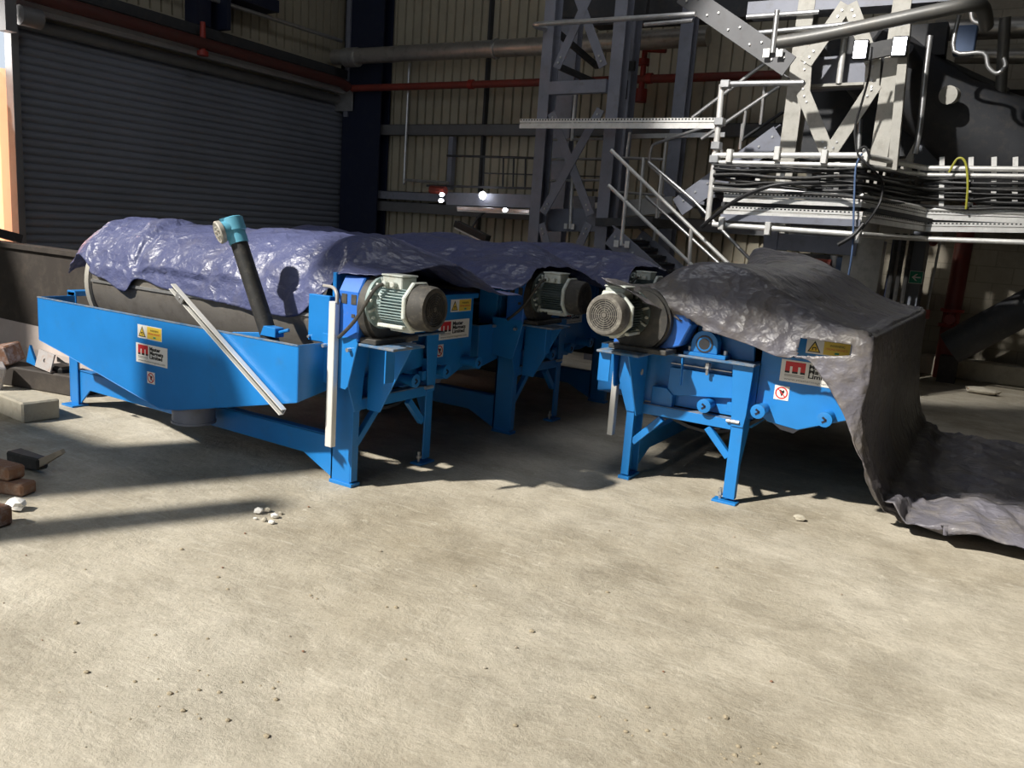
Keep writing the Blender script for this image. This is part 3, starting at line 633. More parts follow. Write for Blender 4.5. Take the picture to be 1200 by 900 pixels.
# probe pole on the first machine's trough
pb, pt = A1+V((-.44, -.13, .70)), A1+V((-.735, -.19, 1.42))
d = (pt-pb).normalized()
t = thing('sensor_pole', 'leaning black pole with a pale blue connector head rising from the front left trough', 'sensor pole', pb)
MB().cyl((0, 0, 0), pt-pb, .050, 20).build('pole', 'blackpipe', t, smooth=True)
b = MB(); s = d.cross(V((0, -1, 0))).normalized(); h0 = pt-pb
b.lathe(h0, d, [(-.02, .056), (.05, .056), (.055, .066), (.13, .066), (.135, .058)], 20); hd = b.build('connector_head', 'cyan', t, smooth=True)
hc = h0+d*.075; fd = (V((-.35, -.88, -.32))).normalized()
b = MB(); b.lathe(hc, fd, [(.02, .058), (.085, .060)], 20); b.bar(hc+V((.02, -.02, .068)), hc+fd*.09+V((.0, 0, .068)), .02, .016); b.build('socket', 'cyan', hd, smooth=True)
b = MB(); b.lathe(hc, fd, [(.075, .066), (.098, .068), (.105, .060), (.100, .045)], 24)
for i in range(5):
    a = 2*PI*i/5; u = fd.cross(V((0, 0, 1))).normalized(); w = fd.cross(u); c_ = hc+fd*.098+(u*math.cos(a)+w*math.sin(a))*.028
    b.cyl(c_, c_+fd*.012, .008, 8)
b.build('socket_ring', 'ring', hd, smooth=True)
b = MB(); k = A1+V((-.53, -.20, .88))-pb
b.prism([k, k+V((.13, 0, .0)), k+V((.13, 0, .055)), k+V((.03, 0, .06))], (0, .07, 0)); b.bar(k+V((0, .03, .0)), k+V((-.20, -.03, -.02)), .02, .03); b.cyl(k+V((.13, .03, .03)), k+V((.24, .0, .06)), .010, 8)
b.build('clamp_bracket', 'blue', t, bevel=.003)
# strut channel leaning on the trough
a, c = A1+V((-1.235, -.275, 1.10)), A1+V((-.235, -.285, .478))
t = thing('strut_channel', 'bright slotted steel strut leaning diagonally across the front left trough', 'strut', a)
d = (c-a); u = V((0, -1, 0)); sd = d.normalized().cross(u).normalized()
b = MB(); b.bar(sd*.018, d+sd*.018, .006, .034, u); b.bar(-sd*.018, d-sd*.018, .006, .034, u); b.bar(V((0, .014, 0)), d+V((0, .014, 0)), .036, .004, u)
b.build('channel', 'alu', t)
b = MB(); b.bar(V((0, .008, 0)), d+V((0, .008, 0)), .026, .006, u); b.build('channel_slot', 'black', t)
b = MB(); b.bar(d*.07-u*-.02, d*.13-u*-.02, .04, .012, u); b.cyl(d*.10, d*.10+u*.03, .009, 8); b.build('strut_clip', 'galv', t)

# ------------------------------------------------------------------ tarpaulins
def catmull(P, t):
    n = len(P)-1; i = min(int(t*n), n-1); f = t*n-i
    p0, p1, p2, p3 = P[max(i-1, 0)], P[i], P[i+1], P[min(i+2, n)]
    return .5*((2*p1)+(p2-p0)*f+(2*p0-5*p1+4*p2-p3)*f*f+(3*p1-p0-3*p2+p3)*f**3)
def ridge(p): return 1-abs(mn.noise(p))*2
def tarp(name, rows, nu, nv, m, label, amp=1.0, seed=0, hole=None, floorz=.012, fold=None, edge=None, snap=None):
    rows = [[V(p) for p in r] for r in rows]
    G = []
    for j in range(nv+1):
        col = []
        for i in range(nu+1):
            u = i/nu
            col.append(catmull([catmull(r, u) for r in rows], j/nv))
        G.append(col)
    P = []
    for j in range(nv+1):
        for i in range(nu+1):
            p = G[j][i]
            du = G[j][min(i+1, nu)]-G[j][max(i-1, 0)]; dv = G[min(j+1, nv)][i]-G[max(j-1, 0)][i]
            n = du.cross(dv); n = n.normalized() if n.length > 1e-9 else V((0, 0, 1))
            if n.z < 0 and abs(n.z) > .3: n = -n
            q = p+V((seed*7.3, seed*3.1, 0))
            w = V((mn.noise(q*1.7), mn.noise(q*1.7+V((9, 0, 0))), mn.noise(q*1.7+V((0, 9, 0)))))*.25
            a = (.030*mn.noise(q*2.2)+.020*ridge((q+w)*4.2)*ridge(q*1.3)+.010*ridge((q+w)*9.5)+.0045*ridge((q+w*.6)*21))*(edge(i, j) if edge else 1)
            if fold: a += fold(p)
            pp = p+n*(a*amp)
            if pp.z < floorz: pp.z = floorz+abs(pp.z-floorz)*.25
            P.append(pp)
    if snap: P = [snap(p) for p in P]
    bm = bmesh.new(); vs = [bm.verts.new(p) for p in P]
    for j in range(nv):
        for i in range(nu):
            q = [vs[j*(nu+1)+i], vs[j*(nu+1)+i+1], vs[(j+1)*(nu+1)+i+1], vs[(j+1)*(nu+1)+i]]
            if hole and hole(sum((v.co for v in q), V())/4): continue
            bm.faces.new(q)
    bmesh.ops.delete(bm, geom=[v for v in bm.verts if not v.link_faces], context='VERTS')
    me = bpy.data.meshes.new(name); bm.to_mesh(me); bm.free()
    for p in me.polygons: p.use_smooth = True
    me.materials.append(M[m]); o = bpy.data.objects.new(name, me); C.objects.link(o)
    s = o.modifiers.new('thickness', 'SOLIDIFY'); s.thickness = .004; s.offset = 1
    return tag(o, label, 'tarpaulin')
def dz(th, r, cy, cz=.985): a = R(th); return (cy+r*math.cos(a), cz+r*math.sin(a))
# A: over the front left machine
rowsA = []
specA = [  # x, hem angle, radius, crest lift, back z
 (-6.46, 172, .28, -.20, .80), (-6.30, 160, .38, -.13, .95), (-6.10, 155, .46, -.02, 1.10), (-5.95, 160, .485, .0, 1.12), (-5.8, 172, .482, .0, 1.15), (-5.65, 175, .482, .0, 1.15), (-5.42, 183, .488, .0, 1.15), (-5.28, 170, .480, -.02, 1.15), (-5.0, 175, .482, .0, 1.15),
 (-4.6, 178, .482, .0, 1.16), (-4.25, 180, .484, .01, 1.16), (-3.95, 182, .484, .03, 1.16), (-3.72, 181, .475, .03, 1.16), (-3.58, 170, .48, .03, 1.17), (-3.42, 150, .49, .03, 1.18)]
for x, h, r, lift, bz in specA:
    pts = []
    for th in [h+(60-h)*k/7 for k in range(8)]:
        y, z = dz(th, r, 4.03); pts.append((x, y, z+lift*max(0, math.sin(R(th)))))
    pts += [(x, 4.50, 1.30+lift*.6), (x, 4.74, bz+.02), (x, 4.92, bz)]
    rowsA.append(pts)
rowsA.append([(-3.27+.01*k, y, z) for k, (y, z) in enumerate([(3.47, 1.285), (3.56, 1.315), (3.66, 1.34), (3.76, 1.37), (3.88, 1.40), (4.0, 1.42), (4.12, 1.42), (4.26, 1.39), (4.45, 1.32), (4.70, 1.19), (4.92, 1.16)])])
rowsA.append([(-3.03+.012*k, y, z) for k, (y, z) in enumerate([(3.50, 1.300), (3.60, 1.305), (3.70, 1.31), (3.82, 1.325), (3.94, 1.335), (4.06, 1.34), (4.18, 1.33), (4.32, 1.30), (4.5, 1.24), (4.70, 1.16), (4.92, 1.13)])])
def foldA(p):
    a = 0
    for xc, k, wd, d in ((-5.33, .18, .045, .030), (-4.55, -.10, .07, .018), (-4.05, .25, .06, .020), (-3.70, .3, .05, .022), (-5.85, -.25, .06, .012)):
        s = p.x-xc-k*(p.y-3.7)-.04*mn.noise(p*3)
        a -= d*math.exp(-(s/wd)**2)*(1 if p.z > .9 else 0)
    return a
tarp('tarpaulin', rowsA, 70, 150, 'tarpblue', 'crumpled blue grey tarpaulin over the drum of the front left machine', seed=1, amp=.75, fold=foldA)
# B: one long sheet over the two machines behind
def zB(y):
    z = 1.15
    for cy in (5.86, 7.61):
        if abs(y-cy) < .46: z = max(z, .985+math.sqrt(.47**2-(y-cy)**2))
    return z
rowsB = []
ys = [4.86, 5.0, 5.15, 5.30, 5.48, 5.68, 5.88, 6.1, 6.35, 6.6, 6.82, 7.0, 7.2, 7.42, 7.62, 7.9, 8.2, 8.5]
zs = [1.16, 1.20, 1.26, 1.315, 1.36, 1.43, 1.46, 1.43, 1.31, 1.22, 1.20, 1.24, 1.34, 1.44, 1.46, 1.42, 1.25, 1.15]
ze = [1.17, 1.20, 1.25, 1.315, 1.335, 1.325, 1.30, 1.25, 1.16, 1.10, 1.13, 1.22, 1.325, 1.335, 1.32, 1.27, 1.15, 1.1]
xe = [-3.0, -2.98, -2.99, -3.03, -3.04, -3.0, -2.98, -2.96, -2.93, -2.90, -2.92, -3.0, -3.04, -3.02, -3.0, -3.0, -3.0, -3.0]
for k, x in enumerate((-6.25, -6.0, -5.5, -5.0, -4.5, -4.1, -3.8, -3.5, -3.25, None)):
    r = []
    for y, z, e, zq in zip(ys, zs, xe, ze):
        zz = z+.02*math.sin(k*1.9+y*2.2)
        if k == 0: zz -= .25
        if x is None: r.append((e, y, zq))
        elif k == 8: r.append((x, y, zz*.62+zq*.38))
        else: r.append((x, y, zz))
    rowsB.append(r)
tarp('tarpaulin', rowsB, 130, 90, 'tarpblue', 'long blue grey tarpaulin sagging across the two machines behind the front left one', seed=2, amp=.9)
# C: over the right machine, down its right side and out on the floor
def sec(y, dzz=0, fx=0., lift=0.):
    return [(-2.10-.1*lift, y, 1.12+.2*lift), (-2.0-.15*lift, y, 1.27+dzz+.27*lift), (-1.80-.12*lift, y, 1.42+dzz+.13*lift), (-1.57, y, 1.46+dzz+.03*lift), (-1.30, y, 1.42+dzz-.03*lift), (-1.0, y, 1.26-.02*lift), (-.76, y, 1.165), (-.635, y, 1.15), (-.605, y, 1.09), (-.595, y, .75), (-.53, y, .34), (-.33+fx, y, .06), (.05+fx, y, .07), (.50+fx, y, .04)]
F = 4.83
hem = [(-2.02, 4.40, 1.315), AY(787, 371, F), AY(832, 388, F), AY(878, 404, F), AY(912, 418, F), AY(944, 421, F), AY(956, 432, F), AY(968, 449, F), AY(978, 466, F), AY(992, 494, F), AY(1012, 550, F+.05), AZ(1042, 611, .015), AZ(1110, 627, .02), AZ(1206, 642, .02)]
mid = [(-2.10, 4.50, 1.32), (-1.95, 4.78, 1.24), (-1.74, 4.84, 1.24), (-1.55, 4.85, 1.20), (-1.30, 4.85, 1.14), (-1.02, 4.85, 1.08), (-.80, 4.845, 1.05), (-.66, 4.84, 1.00), (-.61, 4.85, .94), (-.60, 4.86, .70), (-.54, 4.93, .36), (-.40, 5.32, .04), (-.05, 5.42, .06), (.42, 5.56, .05)]
top = [(-2.14, 4.60, 1.325), (-1.97, 4.90, 1.31), (-1.76, 4.95, 1.38), (-1.57, 4.97, 1.40), (-1.30, 4.97, 1.36), (-1.0, 4.93, 1.23), (-.76, 4.90, 1.165), (-.635, 4.88, 1.145), (-.605, 4.89, 1.07), (-.595, 4.92, .74), (-.52, 5.05, .36), (-.36, 5.45, .08), (0, 5.62, .12), (.46, 5.75, .08)]
rowsC = [hem, mid, top, sec(5.10), sec(5.5, .0, .02), sec(6.0, .005, .05), sec(6.5, 0, .03), sec(7.0, .0, .02), sec(7.4, .0, 0, .25), sec(7.8, .0, 0, .8), sec(8.05, 0, 0, 1.0), [(x, 8.16, max(.05, z-.25)) for i, (x, y, z) in enumerate(sec(8.05))]]
def holeC(p): return p.y < 4.93 and -.985 < p.x < -.70 and 1.0+(p.x+.985)*.16 < p.z < 1.105
def snapC(p):                                     # pull the weave straight along the opening at the sign
    if p.y > 4.95 or not (-1.01 < p.x < -.675 and .97 < p.z < 1.13): return p
    for xe_ in (-.985, -.70):
        if abs(p.x-xe_) < .009: p = V((xe_, p.y, p.z))
    for ze in (1.0+(p.x+.985)*.16, 1.105):
        if abs(p.z-ze) < .009: p = V((p.x, p.y, ze))
    return p
def foldC(p):
    if p.z < .16 and p.x > -.45: return .055*ridge(V((p.x*3.2+p.y*1.2, p.y*2.2, 3)))+.03*ridge(p*6.5)
    return 0
tarp('tarpaulin', rowsC, 150, 120, 'tarpgrey', 'dusty grey tarpaulin over the right machine, hanging down its side onto the floor', seed=3, amp=.8, hole=holeC, fold=foldC, snap=snapC, edge=lambda i, j: .30 if 80 < i < 118 and j > 22 else 1)

# ------------------------------------------------------------------ left edge: barrier wall, scrap, bricks
t = thing('barrier_wall', 'low dark brown barrier wall left of the front machine below the orange light', 'barrier', (-7.4, 4.05, 0))
b = MB(); b.box(-1.6, .95, 0, .12, .42, 1.13); b.box(-1.6, .95, -.03, .15, 1.10, 1.14); b.build('plate', 'brownplate', t)
b = MB(); b.prism([(-1.6, .12, 0), (-1.6, -.06, 0), (-1.6, -.06, .22), (-1.6, .0, .42), (-1.6, .12, .42)], (2.5, 0, 0)); b.build('concrete_toe', 'pinkconc', t)
def rock(name, m, loc, size, label, cat, seed=0, sub=2, group=None):
    bm = bmesh.new(); bmesh.ops.create_icosphere(bm, subdivisions=sub, radius=1)
    zmin = 9
    for v in bm.verts:
        n = v.co.copy(); v.co = V((n.x*size[0], n.y*size[1], n.z*size[2]))*(1+.38*mn.noise(n*1.6+V((seed*5.1, 0, 0)))+.12*mn.noise(n*4+V((seed, 0, 0)))); zmin = min(zmin, v.co.z)
    for v in bm.verts: v.co.z -= zmin
    me = bpy.data.meshes.new(name); bm.to_mesh(me); bm.free(); me.materials.append(M[m]); o = bpy.data.objects.new(name, me); C.objects.link(o); o.location = loc
    return tag(o, label, cat, group)
def block(name, m, loc, dims, rz, label, cat, rot=(0, 0), par=None, bevel=.012, group=None):
    x, y, z = dims
    o = MB().box(-x/2, x/2, -y/2, y/2, 0, z).build(name, m, bevel=bevel); o.location = loc; o.rotation_euler = (R(rot[0]), R(rot[1]), R(rz))
    return tag(o, label, cat, group)
p = AZ(28, 497); block('concrete_block', 'concrete', (p.x-.20, p.y+.14, 0), (.40, .26, .15), -4, 'pale concrete block on the floor at the left edge', 'block')
p = AZ(40, 466)
block('timber_baulk', 'brownplate', (p.x-.25, p.y+.25, 0), (.9, .22, .17), 12, 'old timber baulk lying behind the pale concrete block', 'timber')
t = thing('steel_plate', 'weathered square steel plate with a round hole propped on the scrap pile', 'steel plate', (p.x-.16, p.y+.16, .19)); t.rotation_euler = (R(-12), R(7), R(4))
b = MB(); n = 16; hole = [(.017*math.cos(2*PI*i/n), .017*math.sin(2*PI*i/n)+.075) for i in range(n)]
for i in range(n):
    rim = [(1, 0), (1, .5), (1, 1), (.5, 1), (0, 1), (-.5, 1), (-1, 1), (-1, .5), (-1, 0), (-1, -.5), (-1, -1), (-.5, -1), (0, -1), (.5, -1), (1, -1), (1, -.5)]
    def sq(k): return (rim[k % n][0]*.10, rim[k % n][1]*.075+.075)
    q = [hole[i], sq(i), sq(i+1), hole[(i+1) % n]]; b.prism([(x, 0, z) for x, z in q], (0, .012, 0))
b.build('plate', 'platepale', t)
MB().box(-.10, .10, .012, .09, 0, .012).build('plate_flange', 'rust', t)
block('steel_offcut', 'rust', (p.x-.62, p.y+.12, .175), (.22, .20, .16), 25, 'rusty brown steel offcut leaning on the timber at the left edge', 'scrap steel', (8, -14))
t = block('steel_offcut', 'platepale', (p.x-.50, p.y-.06, .0), (.16, .10, .22), -20, 'pale weathered plate offcut standing below the rusty one', 'scrap steel', (-10, 12))
o = MB().prism([(0, 0, 0), (.16, 0, -.02), (.06, 0, .15)], (0, .02, 0)).build('steel_offcut', 'blue'); o.location = (p.x-.44, p.y+.18, .21); tag(o, 'small triangular blue steel offcut on top of the scrap pile', 'scrap steel')
o = MB().box(-.11, .11, -.09, .09, 0, .22).build('motor_scrap', 'black', bevel=.02); o.location = AZ(66, 462)+V((-.1, .12, 0)); tag(o, 'black scrap casing beside the far left foot of the front machine', 'scrap steel')
o = block('concrete_lump', 'concrete', (p.x-.02, p.y+.35, .175), (.07, .06, .10), 30, 'small grey lump standing on the timber behind the holed plate', 'rubble')
t = thing('wood_splinter', 'dark splintered piece of timber lying on the shadowed floor at left', 'timber', AZ(34, 552))
MB().bar((-.16, 0, .05), (.10, .03, .06), .10, .10, taper=.7).build('chunk', 'blackpipe', t, bevel=.01)
MB().bar((.06, .02, .05), (.22, .08, .15), .06, .05, taper=.5).build('sliver', 'wood', t)
p = AZ(6, 588); block('brick', 'brick', (p.x-.12, p.y+.10, 0), (.22, .11, .07), 20, 'brown brick lying flat at the left picture edge', 'brick')
block('brick', 'brick', (p.x-.21, p.y+.10, .072), (.22, .11, .075), 8, 'reddish brick lying on top of the flat brown brick', 'brick')
p = AZ(2, 618); block('dark_block', 'rust', (p.x-.04, p.y, 0), (.10, .10, .10), 10, 'small dark block cut by the left picture edge', 'rubble')
rock('stone', 'white', AZ(18, 598), (.055, .04, .035), 'white stone by the brick at the left edge', 'stone', 3)
rock('stone', 'concrete', AZ(936, 610), (.035, .025, .02), 'small pale stone on the lit floor below the right machine', 'stone', 5)
rubs = [((303, 602), .03), ((314, 600), .022), ((322, 607), .026), ((310, 611), .018), ((318, 614), .02), ((329, 603), .014), ((299, 609), .012)]
for i, ((x, y), s) in enumerate(rubs):
    rock('rubble_crumb', 'concrete' if i % 2 else 'white', AZ(x, y), (s, s*.8, s*.6), 'pale crumb of rubble in the small heap before the front left machine', 'rubble', 11+i, 1, 'rubble crumbs on the floor')
for i in range(44):
    x, y = random.uniform(-4.2, .6), random.uniform(1.0, 4.4)
    if y > 3.3 and x < -3: continue
    s = random.uniform(.003, .008)
    rock('grit', ('concrete', 'wood', 'brick')[i % 3], (x, y, 0), (s, s*.8, s*.6), 'tiny loose grit stone on the open floor', 'stone', 40+i, 1, 'loose grit on the floor')
for i in range(70):
    cx, cy, sx, sy = ((185, 828, 70, 28), (745, 845, 60, 18), (860, 885, 30, 8), (235, 815, 60, 30), (400, 700, 160, 30))[i % 5]
    p = AZ(random.gauss(cx, sx), min(895, random.gauss(cy, sy))); k = random.uniform(.004, .012)
    rock('dirt_clod', 'clod', (p.x, p.y, -.002), (k, k*.85, k*.55), 'small dry clod of dirt in the scuffed dust of the open floor', 'dirt', 120+i, 1, 'dirt clods in the dust')
# orange curtain behind the gap beside the shutter
b = MB(); A_, B_ = [], []
n = 26
for i in range(n+1):
    y = 4.6+2.3*i/n; o_ = .05*math.sin(i*1.5); zt = 3.15+.2*i/n
    A_.append(V((XL-.25+o_, y, .2))); B_.append(V((XL-.25+o_, y, zt)))
q = [[V((XL-.25+.05*math.sin(i*1.5), 4.6+2.3*i/n, .2+(B_[i].z-.2)*k/8)) for i in range(n+1)] for k in range(9)]
b.ringloft(q, cap=False, closed=False); o = b.build('plastic_curtain', 'orange', smooth=True); s = o.modifiers.new('t', 'SOLIDIFY'); s.thickness = .006
tag(o, 'glowing orange translucent sheet hanging beside the shutter at far left', 'curtain')
p0, p1 = AX(-20, 268, XL+.3), AX(24, 280, XL+.3)
tag(MB().bar(p0, p1, .1, .12).build('gate_rail', 'darksteel'), 'dark rail crossing the foot of the orange sheet', 'rail')

# ================================================================== STEEL TOWERS, STAIRS, WALKWAY BEHIND
YT = 9.5
def rel(root, pts): return [V(p)-root for p in pts]
def hpost(name, parent, x, y, z0, z1, w=.13, d=.20, m='steelgrey'):
    b = MB(); hcol(b, x, y, z0, z1, w, d, .014, .010); return b.build(name, m, parent, bevel=.002)
def gpt(px, py, Y, root): return AY(px, py, Y)-root
# ---- left tower
xa, xb = AY(634, 150, YT).x, AY(715, 150, YT).x
rt = V(((xa+xb)/2, YT, 0)); xa -= rt.x; xb -= rt.x
t = thing('braced_tower', 'tall grey steel braced tower with bolted crossing straps behind the blue tarpaulin', 'steel tower', rt)
hpost('post', t, xa, .1, 0, 7.5, .155, .20); hpost('post', t, xb, .1, 0, 7.5, .165, .20)
xc = AY(737, 100, 10.6).x-rt.x
hpost('post', t, xc, 1.1, 0, 7.5, .13, .22); hpost('post', t, AY(668, 100, 10.9).x-rt.x-.05, 1.4, 0, 7.5, .30, .16)
def strap(p0, p1, Y, w=.115, th=.014, m='steelgrey', par=None, root=None):
    a, c = AY(*p0, Y)-root, AY(*p1, Y)-root
    b = MB(); b.bar(a, c, th, w, (c-a).cross(V((0, 1, 0)))); o = b.build('brace', m, par, bevel=.002)
    d = (c-a).normalized(); q = MB()
    for s in (a+d*.07, a+d*.14, c-d*.07, c-d*.14): q.cyl(s+V((0, -.006, 0)), s+V((0, -.022, 0)), .013, 6)
    q.build('bolt', 'galv', o); return o
for p0, p1 in (((668, -30), (707, 78)), ((707, -42), (652, 80)), ((646, 132), (692, 252)), ((704, 128), (636, 250)), ((634, 262), (652, 330)), ((690, 262), (660, 330))):
    strap(p0, p1, YT-.005+random.uniform(0, .03), par=t, root=rt)
b = MB(); p0, p1 = gpt(645, 104, YT, rt), gpt(712, 101, YT, rt); b.bar(p0, p1, .10, .155); b.build('cross_beam', 'steelgrey', t, bevel=.003)
b = MB(); b.bar(gpt(640, 258, YT+.3, rt), gpt(700, 258, YT+.3, rt), .05, .30); b.build('cross_beam', 'steelgrey', t, bevel=.003)
for a, c in (((652, 37), (700, 78)), ((655, 78), (705, 100))):
    b = MB(); b.bar(gpt(*a, YT+.3, rt), gpt(*c, YT+1.3, rt), .06, .07); b.build('rear_beam', 'darksteel', t)
b = MB(); b.bar(gpt(650, 5, YT+.6, rt), gpt(760, 3, YT+.6, rt), .08, .35); b.build('cross_beam', 'darksteel', t)
b = MB(); b.box(*(lambda p: (p.x-.07, p.x+.07, p.y-.06, p.y, p.z-.06, p.z+.06))(gpt(739, 78, 10.5, rt))); b.build('junction_box', 'black', t)
b = MB(); b.box(*(lambda p: (p.x-.06, p.x+.06, p.y-.06, p.y, p.z-.14, p.z+.10))(gpt(731, 104, 10.5, rt))); b.build('junction_box', 'black', t)
# fourth slender column farther right
p0 = AY(803, 80, 11.0); b = MB(); hcol(b, 0, 0, 0, 7.5, .18, .2, .014, .01)
o = b.build('steel_column', 'steelgrey', bevel=.002); o.location = (p0.x, 11.0, 0); tag(o, 'slender grey steel column between the braced tower and the stair', 'column')
# tubes inside the tower
def railtube(name, pts, r, label, cat, m='galv', smooth=True): return tag(MB().tube(pts, r, 10).build(name, m, smooth=smooth), label, cat)
t = thing('stanchion', 'pair of bright handrail standards standing inside the braced tower', 'handrail', AY(668, 268, 9.75)); rt2 = t.location.copy()
MB().tube([gpt(668, 268, 9.75, rt2), gpt(671, 205, 9.75, rt2)], .022, 10).build('standard', 'galvwhite', t, smooth=True)
MB().tube([gpt(642, 232, 9.9, rt2), gpt(646, 166, 9.9, rt2)], .022, 10).build('standard', 'galvwhite', t, smooth=True)
MB().tube([gpt(670, 165, 9.9, rt2), gpt(674, 110, 9.9, rt2)], .022, 10).build('standard', 'galvwhite', t, smooth=True)
b = MB()
for y0 in (164, 187, 212): b.tube([gpt(641, y0, 9.9, rt2), gpt(706, y0-1, 9.9, rt2)], .016, 8)
b.build('guard_rail', 'galv', t, smooth=True)
b = MB(); p = gpt(668, 264, 9.74, rt2); b.box(p.x-.075, p.x-.03, p.y-.03, p.y, p.z-.05, p.z+.02); b.box(p.x+.03, p.x+.075, p.y-.03, p.y, p.z-.05, p.z+.02); b.build('base_clamp', 'galvwhite', t)
# top handrail and the perforated tray crossing the tower
t = thing('handrail', 'grey tubular handrail crossing the top of the braced tower', 'handrail', AY(720, 23, 9.2)); r0 = t.location.copy()
MB().tube(smooth_path([gpt(640, 34, 9.5, r0), gpt(628, 31, 9.3, r0), gpt(630, 28.5, 9.2, r0), gpt(660, 26.5, 9.2, r0), gpt(740, 21.5, 9.2, r0), gpt(815, 16.5, 9.2, r0)], 5), .03, 10).build('top_rail', 'galv', t, smooth=True)
MB().tube([gpt(755, 29, 9.4, r0), gpt(812, 24, 9.4, r0)], .024, 8).build('mid_rail', 'galv', t, smooth=True)
def tray(name, pts, h, depth, label, par=None, m='galvwhite', pitch=.04):
    o = thing(name, label, 'cable tray', pts[0]) if par is None else None
    root = V(pts[0]) if par is None else V((0, 0, 0)); P = [V(p)-root for p in pts]; pr = o or par
    b = MB(); hb = MB()
    for a, c in zip(P[:-1], P[1:]):
        d = (c-a); L_ = d.length; d = d/L_; sd = d.cross(V((0, 0, 1))).normalized()
        if sd.y > 0: sd = -sd
        b.bar(a+V((0, 0, h*.32)), c+V((0, 0, h*.32)), .006, h*.40); b.bar(a-V((0, 0, h*.32)), c-V((0, 0, h*.32)), .006, h*.34)
        b.bar(a-sd*depth/2, c-sd*depth/2, depth, .006); b.bar(a-sd*.004+V((0, 0, -.01)), c-sd*.004+V((0, 0, -.01)), .004, h*.3)
        k = int(L_/pitch)
        for i in range(k):
            s = a+d*(pitch*(i+.5))+V((0, 0, h*.40)); hb.bar(s-d*.010+sd*.0035, s+d*.010+sd*.0035, .002, h*.14)
    f_ = b.build('tray_body', m, pr); hb.build('tray_slots', 'black', f_); return o
tray('cable_tray', [AY(609, 145, 9.22), AY(838, 144.5, 9.22)], .115, .25, 'bright perforated cable tray crossing in front of the braced tower')
# ---- mezzanine edge at left
Ym = 12.0
p0 = AY(527, 233, Ym); t = thing('mezzanine_edge', 'grey mezzanine edge beam with thin guard rail against the cladding left of the tower', 'platform', p0)
b = MB(); b.bar(gpt(527, 233, Ym, p0), gpt(700, 239, Ym, p0), .2, .22); b.build('edge_beam', 'steelgrey', t, bevel=.004)
b = MB(); b.bar(gpt(500, 217.5, Ym-.1, p0), gpt(700, 223, Ym-.1, p0), .02, .04); b.build('toe_plate', 'darksteel', t)
b = MB(); b.tube([gpt(524, 182.5, Ym, p0), gpt(640, 185.5, Ym, p0), gpt(705, 187, Ym, p0)], .02, 8)
for xx in (567, 590, 602, 616, 640, 660): b.tube([gpt(xx, 184, Ym, p0), gpt(xx-.8, 220, Ym, p0)], .015, 6)
b.tube([gpt(567, 203, Ym, p0), gpt(705, 207, Ym, p0)], .012, 6); b.build('guard_rail', 'darksteel', t, smooth=True)
o = tag(MB().tube([AY(505, 222, 11.6), AY(522, 223.5, 11.6)], .07, 12).build('extinguisher', 'red', smooth=True), 'short dark red cylinder at the end of the mezzanine edge beam', 'cylinder')
def lamp_box(name, p0, p1, r, label, lit):
    a, c = p0, p1; t = thing(name, label, 'light fitting', a); d = c-a
    MB().bar(V((0, 0, 0)), d, r*2.2, r*1.6).build('housing', 'galv' if lit else 'black', t, bevel=.006)
    MB().bar(V((0, 0, -r)), d-V((0, 0, r)), r*1.6, r*.6).build('diffuser', 'white', t, bevel=.004); return t
lamp_box('strip_light', AY(537, 244, 11.85), AY(622, 248, 11.85), .04, 'slim pale strip light under the mezzanine edge beam', True)
lamp_box('strip_light', AY(535, 262, 11.75), AY(572, 280, 11.75), .07, 'black tilted light fitting hanging just above the blue tarpaulin', False)
tag(MB().tube(smooth_path([AY(553, 268, 11.78), AY(560, 255, 11.85), AY(575, 244, 11.95)], 4), .02, 8).build('lamp_bracket', 'darksteel', smooth=True), 'curved dark bracket holding the tilted light fitting', 'bracket')
b = MB(); p = AY(569, 229, 11.85); b.lathe(p, (-.2, -1, -.1), [(0, .02), (.06, .07), (.10, .06)], 12); o = b.build('bulkhead_lamp', 'lamp', smooth=True); tag(o, 'small bright bulkhead lamp on the mezzanine edge beam', 'lamp')
for px, py, lab in ((520, 228, 'upper of two tiny lit lamps at the beam end beside the red cylinder'), (519, 235, 'lower of two tiny lit lamps at the beam end beside the red cylinder'), (594, 246, 'tiny lit lamp on the slim strip light')):
    b = MB(); p = AY(px, py, 11.5); b.lathe(p, (-.2, -1, -.1), [(0, .02), (.04, .035), (.07, .03)], 10); tag(b.build('bulkhead_lamp', 'lamp', smooth=True), lab, 'lamp')
# ---- lower stair flight, descending to the right
def stair(name, label, near_top, near_bot, Yn, width, nst, rails, m_str='steelpale', up=1):
    a, c = AY(*near_top, Yn), AY(*near_bot, Yn); t = thing(name, label, 'stair', (a.x, Yn, 0)); r0 = V((a.x, Yn, 0)); a, c = a-r0, c-r0
    for k in (0, 1):
        b = MB(); o_ = V((0, width*k, 0)); b.bar(a+o_, c+o_, .016, .24); b.bar(a+o_+V((0, .03, .115)), c+o_+V((0, .03, .115)), .06, .012); s = b.build('stringer', m_str, t, bevel=.002)
        q = MB(); d = c-a
        for i in range(8): q.cyl(a+o_+d*((i+.5)/8)+V((0, -.008, .03)), a+o_+d*((i+.5)/8)+V((0, -.022, .03)), .014, 6)
        q.build('bolt', 'galv', s)
    for i in range(nst):
        p = a+(c-a)*((i+.5)/nst); b = MB(); b.box(p.x-.12, p.x+.12, .02, width-.02, p.z-.02, p.z+.008)
        for j in range(6): b.box(p.x-.12, p.x+.12, .05+j*(width-.1)/6, .06+j*(width-.1)/6, p.z+.008, p.z+.02)
        b.build('tread', 'darksteel', t)
    return t, r0, a, c
t, r0, a, c = stair('stair_flight', 'lower stair flight with bolted pale stringer dropping to the right behind the motors', (716, 276), (800, 352), 9.0, .8, 8, None, 'steelgrey')
